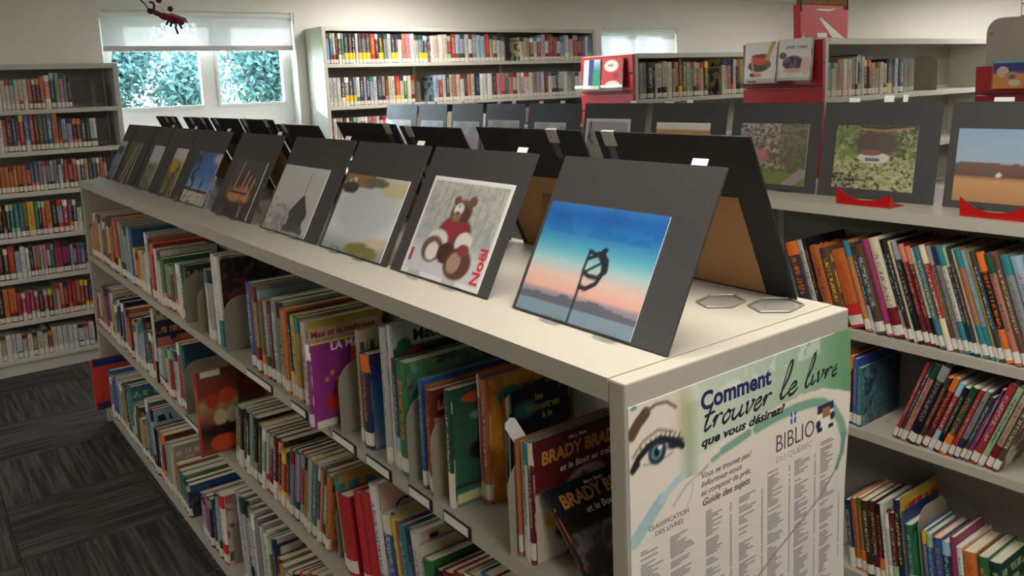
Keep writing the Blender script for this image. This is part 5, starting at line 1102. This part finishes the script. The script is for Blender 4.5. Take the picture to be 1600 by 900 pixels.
# ------------------------------------------------------------------ red slatted ends and what hangs there
def slats(root, D, z0, z1, h=0.118):
    z = z0
    while z+h < z1+0.001:
        b = MB(); b.prism([(-0.022, z+.004), (-0.018, z), (-0.001, z), (-0.001, z+h-.006), (-0.018, z+h-.006), (-0.022, z+h-.010)], 'y', 0, D)
        b.build('slat', M_RED, root); z += h
slats(CASE_1, 0.48, 0.08, 1.735, (1.733-.08)/14); slats(CASE_2, 0.48, 0.08, 1.726, (1.724-.08)/14)
def face_book(px4, xw, col, label, fn, titles=(), n=56):
    L = [onx(u, v, xw) for u, v in px4]           # TL TR BR BL
    wd = (L[0][1]+L[3][1])/2-(L[1][1]+L[2][1])/2; h = (L[0][2]+L[1][2]-L[2][2]-L[3][2])/2; zb = (L[2][2]+L[3][2])/2; yl = (L[0][1]+L[3][1])/2
    t = 0.012; o = make_book('picture_book', wd, t, h, col, False, True, True); o.location = (xw+t/2, yl, zb); o.rotation_euler = (-deg(6), 0, -PI/2)
    a = Art(wd, h, n); fn(a); cover_art(o, a, wd-.004, h, t)
    for body, sz, u, v, m in titles: text('cover_title', body, sz, (u*wd, -t/2-.0006, v*h), (PI/2, 0, 0), m, o, .0004)
    tag(o, label, 'picture book', 'picture books shown face out on the red ends')
    for q in (.25, .75):
        lg = MB(); lg.prism([(-.03, -.002), (.004, -.002), (.004, .02), (-.0, .02), (-.0, .002), (-.026, .002), (-.026, .03), (-.03, .03)], 'y', -.02, .02)
    return o, wd, h
def c_pot(a):
    a.grad([(0, (226, 222, 214)), (1, (230, 228, 222))]); a.ell(.45, .42, .34, .14, (70, 60, 50)); a.ell(.5, .56, .3, .12, (206, 84, 50)); a.ell(.5, .66, .3, .05, (150, 50, 40)); a.line([(.72, .6), (.9, .98)], .06, (206, 164, 90)); a.ell(.4, .2, .16, .06, (206, 140, 130)); a.ell(.25, .2, .08, .05, (130, 44, 44)); a.line([(.2, .6), (.3, .25)], .03, (214, 160, 140)); a.rect(.1, .03, .4, .07, (60, 60, 64)); a.ell(.75, .45, .1, .08, (110, 90, 70))
def c_berry(a):
    a.grad([(0, (226, 216, 200)), (.5, (228, 224, 216)), (1, (226, 226, 220))]); a.ell(.45, .42, .32, .17, (64, 56, 72)); a.mix((a.noise(16, 4) > .52)*(((a.U-.45)/.3)**2+((a.V-.42)/.16)**2 < 1), (110, 96, 120)); a.ell(.45, .24, .3, .06, (206, 176, 160)); a.ell(.12, .6, .12, .08, (110, 84, 64)); a.ell(.85, .35, .15, .2, (226, 196, 170))
face_book(((1164,68),(1214,63),(1209,129),(1158,132)), 2.915, 'white', 'white picture book with a red cooking pot shown on the nearer red end', c_pot)
face_book(((1216,61),(1270,58),(1263,124),(1211,128)), 2.915, 'white', 'white picture book with a bowl of dark berries on the nearer red end', c_berry, (('petit creux', .028, .22, .76, M_GINK),))
def c_wnb(a): a.grad([(0, (150, 190, 196)), (.6, (60, 130, 140)), (1, (206, 226, 230))]); a.rect(0, 0, .3, 1, (232, 234, 236)); a.rect(.3, .08, .6, 1, (34, 60, 130)); a.rect(.6, .1, 1, .55, (40, 150, 110)); a.rect(0, 0, 1, .1, (226, 228, 230))
def c_redw(a): a.grad([(0, (196, 40, 44)), (1, (206, 60, 56))]); a.ell(.45, .74, .36, .2, (234, 232, 226)); a.ell(.42, .76, .16, .05, (170, 150, 140)); a.ell(.55, .1, .36, .14, (230, 228, 216)); a.ell(.7, .4, .14, .1, (150, 30, 70))
face_book(((911,95),(937,92),(935,139),(908,141)), 2.915, 'blue', 'white and navy picture book with a green patch on the farther red end', c_wnb, n=36)
face_book(((939,92),(974,89),(968,136),(937,139)), 2.915, 'red', 'red picture book with a big white circle on the farther red end', c_redw, n=40)
for root, yc, zc in ((CASE_1, .24, onx(1210, 131, 2.915)[2]), (CASE_2, .24, onx(935, 141, 2.915)[2])):
    lg = MB(); lg.prism([(-.022, zc-.010), (-.022, zc-.004), (-.095, zc-.004), (-.095, zc+.03), (-.098, zc+.03), (-.098, zc-.010)], 'y', .02, .46); lg.build('clear_ledge', M_CLEAR, root)

# ------------------------------------------------------------------ cabinet, basket and picture book at the right edge
cb = empty('end_cabinet', (2.99, 0.40, 0)); tag(cb, 'grey beige cabinet with rounded upper corners behind the tan field photograph', 'cabinet')
def rounded(y0, y1, z1, r):
    out = [(y0, 0)]
    for k in range(7): a = PI-PI/2*k/6; out.append((y0+r+r*math.cos(a), z1-r+r*math.sin(a)))
    for k in range(7): a = PI/2-PI/2*k/6; out.append((y1-r+r*math.cos(a), z1-r+r*math.sin(a)))
    return out + [(y1, 0)]
M_CAB = mat('warm grey cabinet enamel', (176, 168, 156), 0.45, 0, 0.04, 5)
b = MB(); b.prism(rounded(0, .53, 1.765, .06), 'x', 0, .03); bevel(b.build('end_board', M_CAB, cb), .004)
b = MB(); b.prism(rounded(.012, .518, 1.745, .055), 'x', .0305, .9); b.build('body', M_STEEL_G, cb)
q = onx(1549, 53, 2.99); b = MB(); b.tube([(0, q[1]-.40, q[2]), (-.004, q[1]-.40, q[2])], .008, 10); b.build('bolt', M_STEEL_D, cb)
b = MB()
zt = 1.575
z = .1; slh = (zt-.1)/12
for k in range(12):
    b = MB(); b.prism([(-0.022, z+.004), (-0.018, z), (-0.001, z), (-0.001, z+slh-.006), (-0.018, z+slh-.006), (-0.022, z+slh-.010)], 'y', .02, .555); b.build('slat', M_RED, cb); z += slh
lg = MB(); lg.prism([(-.022, 1.447), (-.022, 1.453), (-.085, 1.453), (-.085, 1.47), (-.088, 1.47), (-.088, 1.447)], 'y', .02, .5); lg.build('clear_ledge', M_CLEAR, cb)
def c_baby(a): a.grad([(0, (226, 150, 60)), (.5, (226, 150, 70)), (.62, (60, 60, 130)), (.9, (50, 60, 140)), (.93, (110, 190, 210)), (1, (130, 200, 214))]); a.ell(.3, .6, .2, .2, (226, 196, 180)); a.ell(.6, .4, .25, .2, (214, 150, 110)); a.ell(.62, .42, .1, .08, (96, 110, 120)); a.ell(.7, .2, .2, .12, (220, 206, 196))
face_book(((1552,96),(1604,93),(1600,138),(1545,139)), 2.915, 'orange', 'orange and blue picture book before the rounded cabinet at the right edge', c_baby)
wbk = empty('wire_basket', (3.05, .66, 1.7655)); tag(wbk, 'small grey wire basket with papers on the rounded cabinet', 'basket')
for z in (.0, .05, .10, .14):
    m = MB(); m.tube([(0, -.16, z+.003), (.24, -.16, z+.003), (.24, .16, z+.003), (0, .16, z+.003)], .003, 6, 0, True); m.build('rim_wire', M_STEEL_D, wbk)
m = MB()
for k in range(17):
    y = -.16+.02*k; m.tube([(0, y, .003), (0, y, .143)], .0018, 5); m.tube([(.24, y, .003), (.24, y, .143)], .0018, 5); m.tube([(0, y, .003), (.24, y, .003)], .0018, 5)
w_ = m.build('wire_mesh', M_STEEL_D, wbk); w_['kind'] = 'stuff'
box('papers', (.03, -.13, .007), (.2, .13, .11), mat('pinkish papers', (170, 150, 156), .8, 0, .3, 40), wbk)

# ------------------------------------------------------------------ red bag on the nearer double-sided bookcase
L = [ony(u, v, 1.80) for u, v in ((1250, 53), (1325, 52))]
bx0, bx1 = L[0][0], L[1][0]; bw = bx1-bx0
bgo = empty('paper_bag', ((bx0+bx1)/2, 1.86, 1.7335)); tag(bgo, 'red paper bag with white streaks standing on the bookcase with the red end', 'bag')
b = MB(); H_ = .17
b.prism([(-bw/2+.006, 0), (bw/2-.006, 0), (bw/2, H_), (-bw/2, H_)], 'y', -.06, -.02); b.build('body', mat('red glossy paper', (196, 48, 52), .4, 0, .08, 12), bgo)
def streak(pts, name='streak'):
    m = MB(); m.face([(x*bw, -.0606, z*H_) for x, z in pts]); m.face([(x*bw, -.0609, z*H_) for x, z in pts][::1]); m.build(name, M_WINK, bgo)
streak([(-.12, .62), (-.08, .64), (.42, .04), (.16, .06)]); streak([(-.22, .86), (.1, .84), (.24, .93), (.1, .89), (-.1, .90)]); streak([(-.47, .02), (-.42, .24), (-.44, .02)]); streak([(-.44, .07), (-.2, .02), (-.1, .05), (.18, .05), (.18, .02), (-.44, .02)])
box('price_label', (-.16*bw, -.0616, .07*H_), (.04*bw, -.0608, .20*H_), M_TAG, bgo)
b = MB(); b.box((-bw/2+.01, -.055, H_-.002), (bw/2-.01, -.025, H_+.10)); bevel(b.build('brown_contents', mat('brown basket weave', (136, 92, 36), .8, 0, .5, 40), bgo), .01)
b = MB(); b.tube([(-bw/2+.0, -.066, H_*.80), (-bw/2-.006, -.066, H_+.05), (-bw/2+.03, -.066, H_+.17), (0, -.066, H_+.24), (bw/2-.03, -.066, H_+.17), (bw/2-.02, -.066, H_*.9)], .0055, 8); b.build('handle', M_BLACK, bgo)

# ------------------------------------------------------------------ hanging toy insect before the window
bc = ony(257, 26, 3.4)
bug = empty('hanging_toy', tuple(bc)); tag(bug, 'dark red and black toy insect hanging on a thread before the window', 'toy')
M_BUGR = mat('dark red felt', (120, 24, 40), .7, 0, .2, 30); M_BUGP = mat('pink felt', (176, 96, 110), .7, 0, .2, 30)
R_ = Euler((0, deg(18), 0)).to_matrix()
b = MB(); b.ball((0, 0, 0), (.030, .018, .016)); b.ball((.040, 0, -.002), (.028, .018, .018)); b.ball((-.035, 0, .004), (.022, .014, .012)); b.ball((.072, 0, -.002), (.018, .014, .013))
b.v = [tuple(R_ @ Vector(p)) for p in b.v]; b.build('body', M_BUGR, bug, True)
b = MB(); b.prism([(.0, .012), (.06, .010), (.105, .004), (.09, .022), (.03, .026)], 'y', -.004, .004); b.v = [tuple(R_ @ Vector(p)) for p in b.v]; b.build('wing', M_BUGP, bug)
b = MB(); b.ball((-.062, 0, .004), (.016, .013, .013)); b.tube([(-.07, 0, .008), (-.095, 0, .03), (-.112, 0, .038)], [.003, .0025, .004], 6); b.v = [tuple(R_ @ Vector(p)) for p in b.v]; b.build('head', M_BLACK, bug, True)
for pts in ([(.02, 0, -.014), (.016, .004, -.034)], [(.035, 0, -.016), (.034, -.004, -.036)], [(.055, 0, -.016), (.058, 0, -.034), (.074, 0, -.058)], [(.07, 0, -.012), (.085, 0, -.03)]):
    m = MB(); m.tube(pts, .005, 6); m.v = [tuple(R_ @ Vector(p)) for p in m.v]; m.build('leg', M_BLACK, bug, True)
m = MB(); m.tube([(-.05, 0, .012), (-.052, 0, .034), (-.062, 0, .046), (-.075, 0, .042)], .005, 6); m.v = [tuple(R_ @ Vector(p)) for p in m.v]; m.build('feeler', M_BLACK, bug, True)
e_ = ony(266, 14, 3.4)-bc; m = MB(); m.ball(tuple(e_), .013); m.build('bobble', M_BLACK, bug, True)
e2 = ony(248, 0, 3.4)-bc; m = MB(); m.ball(tuple(e2), .014); m.build('bobble', M_BUGR, bug, True)
m = MB(); m.tube([(0, 0, .012), tuple(e2), (e2[0], e2[1], ZC-bc[2])], .0008, 5); m.tube([(.03, 0, .006), tuple(e_), tuple(e2)], .0008, 5); m.build('thread', mat('grey thread', (150, 150, 150), .7), bug)

bpy.context.view_layer.update()
